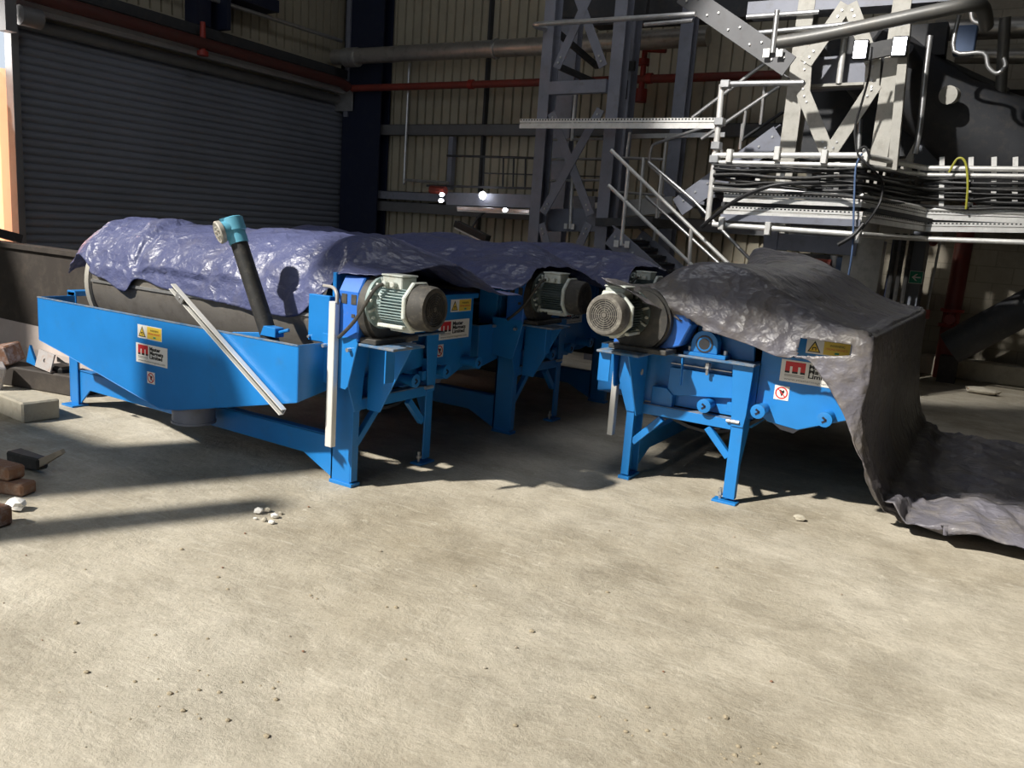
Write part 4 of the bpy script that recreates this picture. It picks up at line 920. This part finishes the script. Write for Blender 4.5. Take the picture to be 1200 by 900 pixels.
for dy, pts in ((0, ((716, 176), (840, 296), (880, 335))), (0, ((713, 217), (808, 308), (860, 356)))):
    MB().tube([gpt(*p, 9.0, r0) for p in pts], .022, 10).build('handrail', 'galvwhite', t, smooth=True)
for dy, pts in ((.8, ((760, 190), (812, 234), (880, 305))), (.8, ((757, 230), (860, 325)))):
    MB().tube([gpt(*p, 9.8, r0) for p in pts], .02, 10).build('handrail', 'galv', t, smooth=True)
for (x0, y0, x1, y1) in ((736.5, 197, 728, 288), (810, 268, 806, 340)): MB().tube([gpt(x0, y0, 9.0, r0), gpt(x1, y1, 9.0, r0)], .022, 10).build('standard', 'galvwhite', t, smooth=True)
for (x0, y0, x1, y1) in ((775, 203, 766, 282), (754, 185, 749, 250)): MB().tube([gpt(x0, y0, 9.8, r0), gpt(x1, y1, 9.8, r0)], .018, 10).build('standard', 'galvwhite', t, smooth=True)
b = MB(); p = gpt(729, 286, 8.98, r0)
for s in (-1, 1): b.box(p.x+s*.07-.03, p.x+s*.07+.03, p.y-.02, p.y, p.z-.04, p.z+.04)
b.build('base_clamp', 'galvwhite', t)
b = MB(); b.bar(gpt(715, 262, 9.9, r0), gpt(780, 262, 9.9, r0), .9, .10); b.build('landing', 'darksteel', t)
t = thing('landing_guard', 'galvanised guard rail round the stair landing in front of the cladding', 'handrail', AY(770, 200, 10.4)); r0 = t.location.copy()
b = MB()
b.tube([gpt(728, 185, 10.4, r0), gpt(778, 187, 10.4, r0)], .02, 8); b.tube([gpt(722, 225, 10.4, r0), gpt(778, 229, 10.4, r0)], .018, 8)
b.tube(smooth_path([gpt(835, 146, 10.2, r0), gpt(775, 166, 10.2, r0), gpt(764, 172, 10.2, r0), gpt(761, 188, 10.2, r0), gpt(764, 196, 10.2, r0), gpt(800, 228, 10.2, r0)], 4), .02, 8)
b.build('rail', 'galv', t, smooth=True)
b = MB()
for x0, y0, x1, y1 in ((738, 155, 734, 185), (755, 186, 751, 225), (781, 160, 772, 250), (778, 187, 771, 255)): b.tube([gpt(x0, y0, 10.4, r0), gpt(x1, y1, 10.4, r0)], .018, 8)
b.build('standard', 'galvwhite', t, smooth=True)
b = MB(); b.bar(gpt(700, 247, 10.8, r0), gpt(790, 240, 10.8, r0), .15, .22); b.bar(gpt(735, 160, 10.9, r0), gpt(850, 158, 10.9, r0), .05, .06); b.build('landing_beam', 'galv', t)
# ---- upper stair flight rising to the right
t, r0, a, c = stair('stair_flight', 'upper stair flight with blue grey stringer rising to the right toward the lit tower', (794, 243), (913, 158), 9.9, .8, 9, None, 'steelgrey')
for Yh, pts, mm in ((9.9, ((811, 138), (899, 72)), 'galv'), (9.9, ((822, 163), (916, 99)), 'galv'), (10.7, ((868, 165), (918, 131)), 'darksteel')):
    MB().tube([gpt(*p, Yh, r0) for p in pts], .022, 10).build('handrail', mm, t, smooth=True)
for x0, y0, x1, y1 in ((896, 100, 891, 146), (874, 130, 869, 165), (870, 145, 867, 175), (846, 175, 840, 210)): MB().tube([gpt(x0, y0, 9.9, r0), gpt(x1, y1, 9.9, r0)], .018, 8).build('standard', 'galv', t, smooth=True)
# ---- white corner standard and rail
p0 = AY(838, 180, 9.0); t = thing('corner_standard', 'bright white tubular standard and short top rail at the walkway corner beside the tray', 'handrail', p0)
MB().tube([gpt(846, 99, 9.0, p0), gpt(842, 145, 9.0, p0), gpt(829, 262, 9.0, p0)], .032, 12).build('standard', 'galvwhite', t, smooth=True)
MB().tube([gpt(849, 98.5, 9.0, p0), gpt(942, 97, 9.0, p0)], .030, 12).build('top_rail', 'galv', t, smooth=True)
b = MB()
for px, py in ((844, 143), (840, 171), (838, 187), (851, 99)): p = gpt(px, py, 9.0, p0); b.box(p.x-.05, p.x+.05, -.06+p.y, p.y+.05, p.z-.04, p.z+.04)
b.build('clamp', 'galv', t, bevel=.006)
# ---- walkway edge bundle: rails, cables, trays round the corner
YW, YW2 = 9.0, 10.3
def wpath(y_l, y_m, y_c, y_r, x_l=835, o=0.):          # heights read at the left end, the corner, the second corner and the right edge
    return [AY(x_l, y_l, YW+o), AY(1010, y_m, YW+o), AY(1085, y_c, YW2+o), AY(1260, y_r, YW2+o)]
t = thing('walkway_guardrail', 'galvanised scaffold tube guard rail along the cable laden walkway edge', 'handrail', AY(835, 185, YW)); r0 = t.location.copy()
for a_, rad, mm in (((182, 182, 197, 199), .030, 'galvwhite'), ((190, 194, 205, 207), .024, 'galvwhite'), ((219, 229, 245, 252), .026, 'galvwhite'), ((263, 275, 280, 286), .030, 'galvwhite')):
    MB().tube([p-r0 for p in wpath(*a_)], rad, 10).build('rail', mm, t, smooth=True)
b = MB()
for px, py in ((846, 262), (900, 268), (1005, 277), (855, 183), (911, 180), (966, 184), (1014, 183)): p = gpt(px, py, YW-.03, r0); b.box(p.x-.03, p.x+.03, p.y-.04, p.y+.05, p.z-.07, p.z+.07)
b.build('clamp', 'galvwhite', t, bevel=.006)
b = MB()
for px in (860, 889, 918, 949, 966, 981): b.bar(gpt(px, 190, YW+.04, r0), gpt(px-2, 228, YW+.04, r0), .05, .012, (0, 1, 0))
for px in (1104, 1138, 1165, 1190): b.bar(gpt(px, 184, YW2+.04, r0), gpt(px-1, 246, YW2+.04, r0), .05, .012, (0, 1, 0))
b.build('cable_hanger', 'galvwhite', t)
rg = random.Random(3)
for k in range(10):
    yl = 194+k*3.2; o_ = .03*(k % 3)-.05
    P = []
    for px, base, Yk in ((836, 0, YW), (870, 1.2, YW), (905, 2.6, YW), (945, 4, YW), (980, 5.5, YW), (1010, 7, YW), (1048, 14, (YW+YW2)/2), (1085, 19, YW2), (1130, 21, YW2), (1180, 22, YW2), (1260, 25, YW2)):
        P.append(AY(px, yl+base*(.75+.03*k)+rg.uniform(-2.2, 2.2), Yk+o_))
    c_ = MB().tube(smooth_path(P, 4), .012+.006*(k % 2), 8).build('cable', 'black' if k % 3 == 1 else 'blackpipe', smooth=True)
    tag(c_, 'one of the black cables bundled along the walkway guard rail', 'cable', 'black cables bundled along the walkway')
tray('cable_tray', wpath(231, 237, 252, 258, 848), .10, .30, 'upper of the two bright perforated cable trays along the walkway edge')
tray('cable_tray', wpath(247, 254, 266, 268, 848), .10, .30, 'lower of the two bright perforated cable trays along the walkway edge')
t = tag(MB().bar(AY(850, 240, YW+.2), AY(1010, 246, YW+.2), .3, .05).bar(AY(1010, 246, YW+.2), AY(1085, 260, YW2+.2), .3, .05).bar(AY(1085, 260, YW2+.2), AY(1260, 264, YW2+.2), .3, .05).build('walkway_channel', 'darksteel'), 'dark channel running between the two bright walkway trays', 'beam')
tag(MB().bar(AY(848, 255, YW+.1), AY(1010, 262, YW+.1), .25, .07).build('walkway_beam', 'steelgrey'), 'blue grey beam under the lower perforated walkway tray', 'beam')
# perforated dark plate on the chamfered corner
c0, c1 = AY(1014, 196, YW+.1), AY(1082, 214, YW2-.05); z0, z1 = -.42, .04
b = MB(); d = c1-c0; nx, nzz = 8, 4; L_ = d.length; d = d/L_
for i in range(nx):
    for j in range(nzz):
        u0, u1 = L_*i/nx, L_*(i+1)/nx; w0, w1 = z0+(z1-z0)*j/nzz, z0+(z1-z0)*(j+1)/nzz
        hu, hw = (u1-u0)*.22, (w1-w0)*.22; cu, cw = (u0+u1)/2, (w0+w1)/2
        out = [(u0, w0), (u1, w0), (u1, w1), (u0, w1)]; inn = [(cu-hu, cw-hw), (cu+hu, cw-hw), (cu+hu, cw+hw), (cu-hu, cw+hw)]
        for k in range(4):
            q = [out[k], out[(k+1) % 4], inn[(k+1) % 4], inn[k]]; b.prism([d*u+V((0, 0, w)) for u, w in q], (.004, -.004, 0))
o = b.build('perforated_plate', 'brownplate'); o.location = c0; tag(o, 'dark perforated guard plate on the chamfered walkway corner', 'guard plate')
for P, m_, lab, rad in (
    ([(1010, 180, 8.9), (1003, 196, 8.88), (1001, 230, 8.88), (999, 290, 8.9), (994, 325, 8.95)], 'cableblue', 'thin blue cable hanging down in front of the walkway trays', .010),
    ([(822, 266, 8.85), (850, 243, 8.82), (880, 226, 8.8), (915, 216, 8.82), (960, 214, 8.9)], 'black', 'thick black cable sweeping up across the left walkway trays', .022),
    ([(982, 287, 8.85), (1000, 276, 8.85), (1012, 262, 8.9)], 'black', 'short black cable end poking out below the walkway trays', .02),
    ([(1020, 186, 8.9), (1014, 172, 8.9), (1005, 180, 8.88), (1022, 198, 8.9), (1034, 214, 9.1), (1030, 240, 9.1), (1010, 268, 8.9)], 'black', 'loose looped black cable at the walkway corner', .012),
    ([(1112, 202, 10.2), (1122, 186, 10.2), (1131, 190, 10.2), (1134, 215, 10.2), (1132, 245, 10.2)], 'cablegrn', 'yellow green earth cable looping over the right walkway rail', .012),
    ([(1022, 55, 9.2), (1018, 90, 9.3), (1010, 120, 9.35), (1002, 150, 9.35), (1004, 180, 9.2)], 'black', 'thin black cable hanging down the right leg of the lit tower', .012)):
    tag(MB().tube(smooth_path([AY(*p) for p in P], 6), rad, 8).build('cable', m_, smooth=True), lab, 'cable')
# ---- right tower, pale and lit
YR = 9.75
x1, x2 = AY(925, 160, YR).x, AY(1038, 130, YR).x; rt = V(((x1+x2)/2, YR, 0))
t = thing('braced_tower', 'pale dusty steel tower with diamond shaped bracing standing behind the cable walkway', 'steel tower', rt)
for px, nm in ((x1, 'post'), (x2, 'post')): hpost(nm, t, px-rt.x, .12, 0, 7.5, .18, .26, 'steelpale')
for p0, p1 in (((992, 5), (944, 74)), ((944, 66), (941, 112)), ((940, 106), (970, 180)), ((996, 5), (1022, 72)), ((1024, 62), (1021, 110)), ((1026, 98), (972, 180))):
    strap(p0, p1, YR-.02+random.uniform(0, .02), .15, .016, 'steelpale', t, rt)
b = MB(); b.bar(gpt(950, 88, YR+.5, rt), gpt(1016, 84, YR+.5, rt), .12, .36); b.build('cross_beam', 'steelgrey', t, bevel=.004)
b = MB(); b.bar(gpt(950, 103, YR+.42, rt), gpt(1014, 100, YR+.42, rt), .25, .03); b.build('beam_flange', 'steelpale', t)
MB().tube([gpt(990, 42, YR+.3, rt), gpt(983, 98, YR+.3, rt)], .035, 10).build('standard', 'galvwhite', t, smooth=True)
b = MB(); b.bar(gpt(913, 283, YR, rt), gpt(1005, 290, YR, rt), .12, .19); b.build('cross_beam', 'steelgrey', t, bevel=.004)
b = MB(); b.bar(gpt(1014, 275, YR-.02, rt), gpt(1004, 345, YR-.02, rt), .03, .40, (1, 0, 0)); b.build('leg_plate', 'steelpale', t, bevel=.003)
b = MB(); b.bar(gpt(905, 266, YR-.02, rt), gpt(898, 330, YR-.02, rt), .03, .16, (1, 0, 0)); b.build('leg_plate', 'steelgrey', t, bevel=.003)
p0 = AY(1053, 110, 9.6); o = MB().bar(AY(1063, 20, 9.6)-p0, AY(1046, 200, 9.6)-p0, .09, .10, (0, 1, 0)).build('tower_post', 'steelpale', bevel=.003); o.location = p0; tag(o, 'slim pale post just right of the lit tower', 'column')
p0 = AY(1066, 180, 10.0); b = MB(); b.prism([AY(1079, 158, 10.0)-p0, AY(1071, 168, 10.0)-p0, AY(1055, 197, 10.0)-p0, AY(1067, 204, 10.0)-p0, AY(1072, 172, 10.0)-p0], (0, .06, 0)); o = b.build('chute_plate', 'steelpale'); o.location = p0; tag(o, 'pale pointed chute plate right of the slim post', 'plate')
# diagonal bolted stringer coming down from upper left to the lit tower
p0, p1 = AY(800, -8, 9.4), AY(925, 78, 9.4); t = thing('stair_stringer', 'dark bolted diagonal stringer descending to the top of the lit tower', 'beam', p0); d = p1-p0
b = MB(); b.bar(V((0, 0, 0)), d, .02, .23); b.bar(V((0, .05, -.11)), d+V((0, .05, -.11)), .10, .014); b.build('stringer', 'girt', t, bevel=.003)
b = MB()
for k in range(10): q = d*(k/10+.05)+V((0, -.012, .05 if k % 2 else -.05)); b.cyl(q, q+V((0, -.015, 0)), .012, 6)
b.build('bolt', 'galvwhite', t)
MB().tube([AY(905, 62, 9.35)-p0, AY(911, 12, 9.35)-p0], .028, 10).build('standard', 'galv', t, smooth=True)
b = MB(); q = AY(906, 62, 9.34)-p0
for s in (-1, 1): b.box(q.x+s*.07-.035, q.x+s*.07+.035, q.y-.02, q.y, q.z-.045, q.z+.045)
b.build('base_clamp', 'galvwhite', t)
# overhead dark pipes and beams
t = tag(MB().tube(smooth_path([AY(912, 50, 8.8), AY(960, 42, 8.8), AY(1040, 25, 8.8), AY(1110, 10, 8.8), AY(1140, 5, 8.85), AY(1152, 10, 9.0), AY(1156, 30, 9.3)], 5), .065, 14).build('overhead_pipe', 'darkpipe', smooth=True), 'thick grey pipe rising across the top of the lit tower', 'pipe')
for (a, c, h, lab, m_) in (((700, 12, 11.5), (960, -6, 11.5), .5, 'deep dark overhead beam behind the handrail at the top', 'darksteel'), ((880, 14, 9.9), (1130, -4, 9.9), .14, 'grey overhead beam along the top above the lit tower', 'steelgrey'), ((960, 60, 11.0), (1110, 48, 11.0), .35, 'dark beam behind the bright floodlights', 'darksteel'), ((925, 150, 11.5), (1075, 140, 11.5), .9, 'dark hopper frame behind the lit tower bracing', 'darksteel'),
                        ((950, 215, 10.6), (1070, 220, 10.6), .5, 'dark beam in the gap behind the walkway cables', 'darksteel')):
    tag(MB().bar(AY(*a), AY(*c), .3, h).build('overhead_beam', m_), lab, 'beam')
for i, (a, c) in enumerate((((875, 20, 9.7), (960, 14, 9.7)), ((875, 40, 9.7), (1000, 28, 9.7)))):
    railtube('overhead_rail', [AY(*a), AY(*c)], .028, ('upper', 'lower')[i]+' thin galvanised rail at the top left of the lit tower', 'handrail')
# floodlights
for i, (px, py, lab) in enumerate(((1008, 58, 'lit square floodlight on the left of the bracket, shining on the pale tower'), (1054, 54, 'lit square floodlight on the right of the bracket beside the slim post'))):
    p = AY(px, py, 9.45); t = thing('floodlight', lab, 'floodlight', p)
    MB().box(-.075, .075, .0, .07, -.10, .10).build('housing', 'black', t, bevel=.01); MB().box(-.062, .062, -.008, .0, -.085, .085).build('lamp_glass', 'lamp', t, bevel=.003)
tag(MB().bar(AY(1012, 62, 9.52), AY(1052, 54, 9.52), .05, .16).build('lamp_bracket', 'black'), 'black bar joining the two bright floodlights', 'bracket')
# ---- right hand plant
p0 = AY(1105, 120, 11.3); t = thing('hopper_drum', 'large dark ribbed drum with pale round end in the upper right shadows', 'drum', p0)
MB().lathe(V((-.9, -.5, .5)), V((1.4, .6, -.9)), [(0, .42), (1.2, .42), (2.0, .62), (2.6, .62)], 28).build('shell', 'darksteel', t, smooth=True)
b = MB(); b.lathe(AY(1116, 112, 10.6)-p0, (-.3, -1, -.1), [(0, .09), (.12, .10), (.13, .02)], 24); b.build('end_cap', 'steelpale', t, smooth=True)
b = MB(); b.lathe(AY(1100, 90, 10.9)-p0, (.6, .1, -.4), [(0, .08), (.3, .08)], 14); b.build('pipe_elbow', 'red', t, smooth=True)
for P, r, m_, lab in (
    ([(1095, 36, 11.5), (1260, 30, 11.5)], .12, 'pipe', 'silver lagged duct running off the top right corner'),
    ([(1120, 66, 12.2), (1260, 66, 12.2)], .09, 'pipe', 'dull pipe below the silver duct at top right'),
    ([(1140, 132, 12.8), (1260, 134, 12.8)], .085, 'red', 'dark red horizontal pipe on the right wall above the ladder'),
    ([(1124, 18, 10.2), (1118, 60, 10.2), (1152, 62, 10.2), (1158, 78, 10.2), (1168, 86, 10.2), (1178, 78, 10.2), (1176, 68, 10.2)], .022, 'galv', 'thin galvanised tube bent into a hook at upper right'),
    ([(1138, 8, 9.6), (1140, 24, 9.6), (1152, 27, 9.6), (1158, 18, 9.6), (1156, 10, 9.6)], .020, 'galv', 'small bent tube loop by the end of the thick grey pipe'),
    ([(1090, 42, 10.0), (1084, 90, 10.0), (1078, 150, 10.0), (1072, 180, 10.0)], .030, 'galv', 'bright upright tube between the slim post and the dark drum'),
    ([(1060, 60, 10.5), (1115, 140, 11.5)], .10, 'darksteel', 'dark slanting duct behind the bright upright tube')):
    tag(MB().tube(smooth_path([AY(*p) for p in P], 4) if len(P) > 2 else [AY(*p) for p in P], r, 14).build('plant_pipe', m_, smooth=True), lab, 'pipe')
p0 = AY(1188, 160, 12.3); t = thing('ladder', 'short grey ladder hanging at the right edge', 'ladder', p0)
b = MB()
for s in (0, 11): b.bar(AY(1184+s*.9-1, 146, 12.3)-p0, AY(1174+s, 174, 12.3)-p0, .03, .03)
b.build('side_rail', 'galv', t); b = MB()
for k in range(4): b.bar(AY(1182-3*k, 148+7*k, 12.3)-p0, AY(1193-3*k, 148+7*k, 12.3)-p0, .02, .02)
b.build('rung', 'galv', t)
p0 = AY(1105, 60, 11.9); t = tag(MB().box(-.10, .12, -.1, .1, -.15, .15).build('control_box', 'cableblue', bevel=.01), 'small blue box among the pipes at upper right', 'box'); t.location = AY(1130, 48, 11.0)
tag(MB().bar(AY(1080, 110, 12.6), AY(1260, 112, 12.6), .2, .10).build('wall_beam', 'brownplate'), 'brown horizontal beam on the right wall above the red pipe', 'beam')
tag(MB().bar(AY(1085, 190, 12.7), AY(1260, 200, 12.7), .05, .9).build('wall_panel', 'brownplate'), 'dark brown panel behind the right walkway rail', 'panel')
p0 = AY(1094, 190, 11.2); t = thing('wall_cabinet', 'blue grey cabinet with white clips behind the right walkway rail', 'cabinet', p0)
MB().box(-.22, .24, 0, .3, -.32, .28).build('body', 'shutter', t, bevel=.01); b = MB()
for sx in (-.15, .17): b.box(sx-.02, sx+.02, -.02, 0, -.25, -.05); 
b.build('clip', 'galvwhite', t); MB().box(-.03, .05, -.012, 0, -.25, -.08).build('label_panel', 'steelgrey', t)
for a, c, r_, m_, lab in (((1090, 66, 11.6), (1180, 108, 11.9), .05, 'darkpipe', 'thin dull pipe slanting down over the dark ribbed drum'), ((1178, 20, 11.0), (1172, 120, 11.2), .06, 'darkpipe', 'dull upright pipe near the upper right edge'), ((1050, 120, 11.2), (1092, 128, 11.2), .05, 'steelpale', 'short pale pipe end beside the slim post'), ((1085, 168, 11.6), (1260, 176, 11.6), .03, 'galv', 'thin grey rail in front of the brown panel at right'), ((962, 150, 10.8), (962, 176, 10.8), .03, 'galv', 'left of two thin uprights seen inside the diamond bracing'), ((1008, 140, 10.8), (1006, 178, 10.8), .03, 'galv', 'right of two thin uprights seen inside the diamond bracing'), ((945, 38, 10.4), (1010, 120, 10.9), .05, 'darkpipe', 'dull slanting strut behind the diamond bracing')):
    tag(MB().tube([AY(*a), AY(*c)], r_, 12).build('plant_pipe', m_, smooth=True), lab, 'pipe')
# cabinets below the walkway
def cab(px0, px1, py0, py1, Y, m_, name, label, cat, dpt=.5):
    a, c = AY(px0, py1, Y), AY(px1, py0, Y); t = thing(name, label, cat, (a.x, Y, 0))
    MB().box(0, c.x-a.x, 0, dpt, 0, c.z).build('body', m_, t, bevel=.006); return t, a, c
t, a, c = cab(1012, 1034, 282, 335, 12.0, 'steelgrey', 'door_cabinet', 'narrow pale glazed door cabinet behind the tarpaulin of the right machine', 'cabinet')
MB().box(.03, c.x-a.x-.03, -.012, 0, .1, c.z-.04).build('door', 'glass', t)
def exit_sign(p, w, h, label):
    t = thing('exit_sign', label, 'sign', p)
    MB().box(-w/2, w/2, -.01, 0, -h/2, h/2).build('panel', 'white', t); MB().box(-w*.46, w*.46, -.013, -.01, -h*.45, h*.45).build('green_panel', 'signgreen', t)
    return t
p = AY(1022, 314, 11.97); t = exit_sign(p, .20, .16, 'small green and white exit sign on the glazed door cabinet')
b = MB(); b.prism([(-.07, -.016, -.05), (-.02, -.016, -.05), (-.02, -.016, .05), (-.07, -.016, .05)], (0, .002, 0)); b.build('door_symbol', 'white', t)
b = MB(); b.bar((.0, -.016, -.03), (.06, -.016, .03), .02, .002, (0, 1, 0)); b.build('running_symbol', 'white', t)
t, a, c = cab(1036, 1052, 278, 345, 11.6, 'navy', 'cable_cabinet', 'navy cabinet with cable ducts beside the glazed door', 'cabinet')
b = MB()
for k in range(3): b.tube([(.05+.09*k, -.04, .1), (.05+.09*k, -.04, c.z+.05)], .03, 8)
b.build('cable_duct', 'blackpipe', t, smooth=True)
t, a, c = cab(1058, 1088, 272, 350, 11.9, 'shutter', 'switch_cabinet', 'dark slate switch cabinet carrying the green arrow sign', 'cabinet')
MB().tube([(.30, -.05, .5), (.33, -.05, c.z)], .015, 8).build('conduit', 'galv', t, smooth=True)
b = MB(); b.box(.27, .35, -.08, -.0, .85, .97); b.build('call_point', 'red', t)
p = AY(1073.5, 325, 11.88); t = exit_sign(p, .165, .165, 'green and white left arrow exit sign on the dark slate cabinet')
b = MB(); b.prism([(-.05, -.016, 0), (.0, -.016, .045), (.02, -.016, .045), (-.015, -.016, .009), (.055, -.016, .009), (.055, -.016, -.009), (-.015, -.016, -.009), (.02, -.016, -.045), (.0, -.016, -.045)], (0, .002, 0)); b.build('arrow', 'white', t)
for px, py, Y, rr_, lab in ((960, 320, 12.2, .9, 'dark machinery block seen between the legs of the lit tower'),):
    t, a, c = cab(930, 985, 300, 335, 12.3, 'darksteel', 'plant_block', lab, 'machinery')
    b = MB(); b.lathe((.25, -.15, c.z-.15), (1, 0, 0), [(0, .09), (.25, .09)], 12); b.build('motor_end', 'red', t, smooth=True)
    MB().box(.55, .80, -.06, 0, .2, c.z-.02).build('glazed_panel', 'cableblue', t)
# red riser and big dark inclined tube on the right wall
p = AY(1121, 290, 12.75); q = AY(1105, 372, 12.75)
t = thing('red_riser', 'dark red vertical pipe with a valve standing against the right wall', 'pipe', (q.x+.05, 12.75, 0))
MB().tube([(0.05, 0, 0), (.05, 0, 2.6)], .11, 16).build('pipe', 'red', t, smooth=True)
b = MB(); zv = q.z; b.lathe((.05, 0, zv-.12), (0, 0, 1), [(0, .15), (.04, .15), (.05, .11), (.2, .11), (.21, .15), (.25, .15)], 18); b.cyl((.05, -.1, zv), (.05, -.28, zv), .07, 12); b.lathe((.05, 0, zv+.14), (0, 0, 1), [(0, .05), (.12, .05), (.13, .09), (.17, .09)], 12); b.build('valve', 'redbright', t, smooth=True)
a, c = AY(1113, 408, 12.2), AY(1260, 330, 12.2); t = thing('inclined_tube', 'big dark grey inclined tube rising off the right edge of the picture', 'tube', (a.x, 12.2, 0)); r0 = V((a.x, 12.2, 0))
MB().lathe(a-r0, c-a, [(0, .22), ((c-a).length+1, .22)], 24).build('tube', 'darksteel', t, smooth=True)
b = MB(); b.box(-.10, .12, .05, .30, 0, a.z-.12); b.build('support_leg', 'brownplate', t)
tag(MB().bar((-1.0, 12.95, .14), (XR, 12.95, .14), .25, .28).build('kerb', 'concrete', bevel=.02), 'low concrete kerb along the foot of the right block wall', 'kerb')
p = AY(1094, 284, 11.8); t = MB().lathe((0, 0, 0), (0, -1, 0), [(0, .05), (.05, .05), (.055, .03), (.02, .025)], 16).build('bell', 'red', smooth=True); t.location = p; tag(t, 'small round red alarm sounder under the right walkway tray', 'alarm')
rock('rubble_heap', 'concrete', AZ(1150, 462), (.2, .08, .045), 'low heap of dirt at the foot of the right block wall', 'rubble', 77)

# ================================================================== LIGHT
# tall open loading door behind the camera lets in low sun and sky
DOORTOP = 8.0
struct(MB().box(XL-.2, XR+.2, YN-.3, YN, DOORTOP, ZC).build('wall_front_lintel', 'clad'))
struct(MB().box(-1.5, XR+.2, YN-.3, YN, 0, DOORTOP).build('wall_front', 'clad'))
# door jamb piers left of the camera; their shadows fall across the floor onto the front trough
struct(MB().box(-7.2, -6.32, -1.6, -1.2, 0, 5.35).build('wall_front_pier', 'clad'))
struct(MB().box(-8.9, -7.2, -1.6, -1.2, 0, 4.4).build('wall_front_screen', 'clad'))
struct(MB().box(-5.66, -5.46, -1.3, -1.1, 0, 4.3).build('wall_front_post', 'navy'))
struct(MB().box(-6.35, -5.45, -1.5, -1.2, 6.42, 6.98).box(-6.0, -5.85, -1.55, -1.4, 6.98, 8.4).build('tarp_shade_block', 'navy'))  # unseen block added only to shade the tarpaulin above the front motor
sun = bpy.data.lights.new('sun', 'SUN'); sun.energy = 6.0; sun.angle = R(1.6); sun.color = (1, .95, .86)
so = bpy.data.objects.new('sun', sun); C.objects.link(so)
EL, AZM = R(42), R(62)
sd = V((math.cos(AZM)*math.cos(EL), math.sin(AZM)*math.cos(EL), -math.sin(EL)))
so.rotation_euler = sd.to_track_quat('-Z', 'Y').to_euler()
w = bpy.data.worlds.new('world'); bpy.context.scene.world = w; w.use_nodes = True
w.node_tree.nodes['Background'].inputs['Color'].default_value = (.78, .88, 1.0, 1); w.node_tree.nodes['Background'].inputs['Strength'].default_value = .8
def spot(name, loc, target, e, size, col=(1, .97, .92), rad=.1, blend=.4):
    l = bpy.data.lights.new(name, 'SPOT'); l.energy = e; l.spot_size = R(size); l.spot_blend = blend; l.color = col; l.shadow_soft_size = rad
    o = bpy.data.objects.new(name, l); C.objects.link(o); o.location = loc; o.rotation_euler = (V(target)-V(loc)).to_track_quat('-Z', 'Y').to_euler(); return o
spot('wall_fill_spot', (-4.6, 11.6, 2.4), (-.1, 13.1, .7), 60, 30, (1, .93, .8), .05)  # added fill spot making the bright patch on the block wall
spot('tower_fill_spot', (-3.5, 3.0, 7.6), (-2.1, 9.5, 3.05), 3600, 27)  # added fill spot that brightens the right tower and walkway trays
l = bpy.data.lights.new('overhead_fill', 'AREA'); l.energy = 105; l.size = 3.5; l.color = (.93, .95, 1)  # added fill light from above, lifts the tarpaulins at the rear
o = bpy.data.objects.new('overhead_fill', l); C.objects.link(o); o.location = (-3.6, 7.0, 9.3)
l = bpy.data.lights.new('daylight_outside', 'AREA'); l.energy = 250; l.shape = 'RECTANGLE'; l.size = 2; l.size_y = 4; l.color = (1, .95, .88)
o = bpy.data.objects.new('daylight_outside', l); C.objects.link(o); o.location = (XL-1.6, 5.5, 2.4); o.rotation_euler = V((1, 0, 0)).to_track_quat('-Z', 'Y').to_euler()

sc = bpy.context.scene
sc.view_settings.view_transform = 'Standard'; sc.view_settings.look = 'None'; sc.view_settings.gamma = 1; sc.view_settings.use_curve_mapping = False
sc.view_settings.exposure = 0.13
sc.cycles.max_bounces = 6; sc.cycles.diffuse_bounces = 4
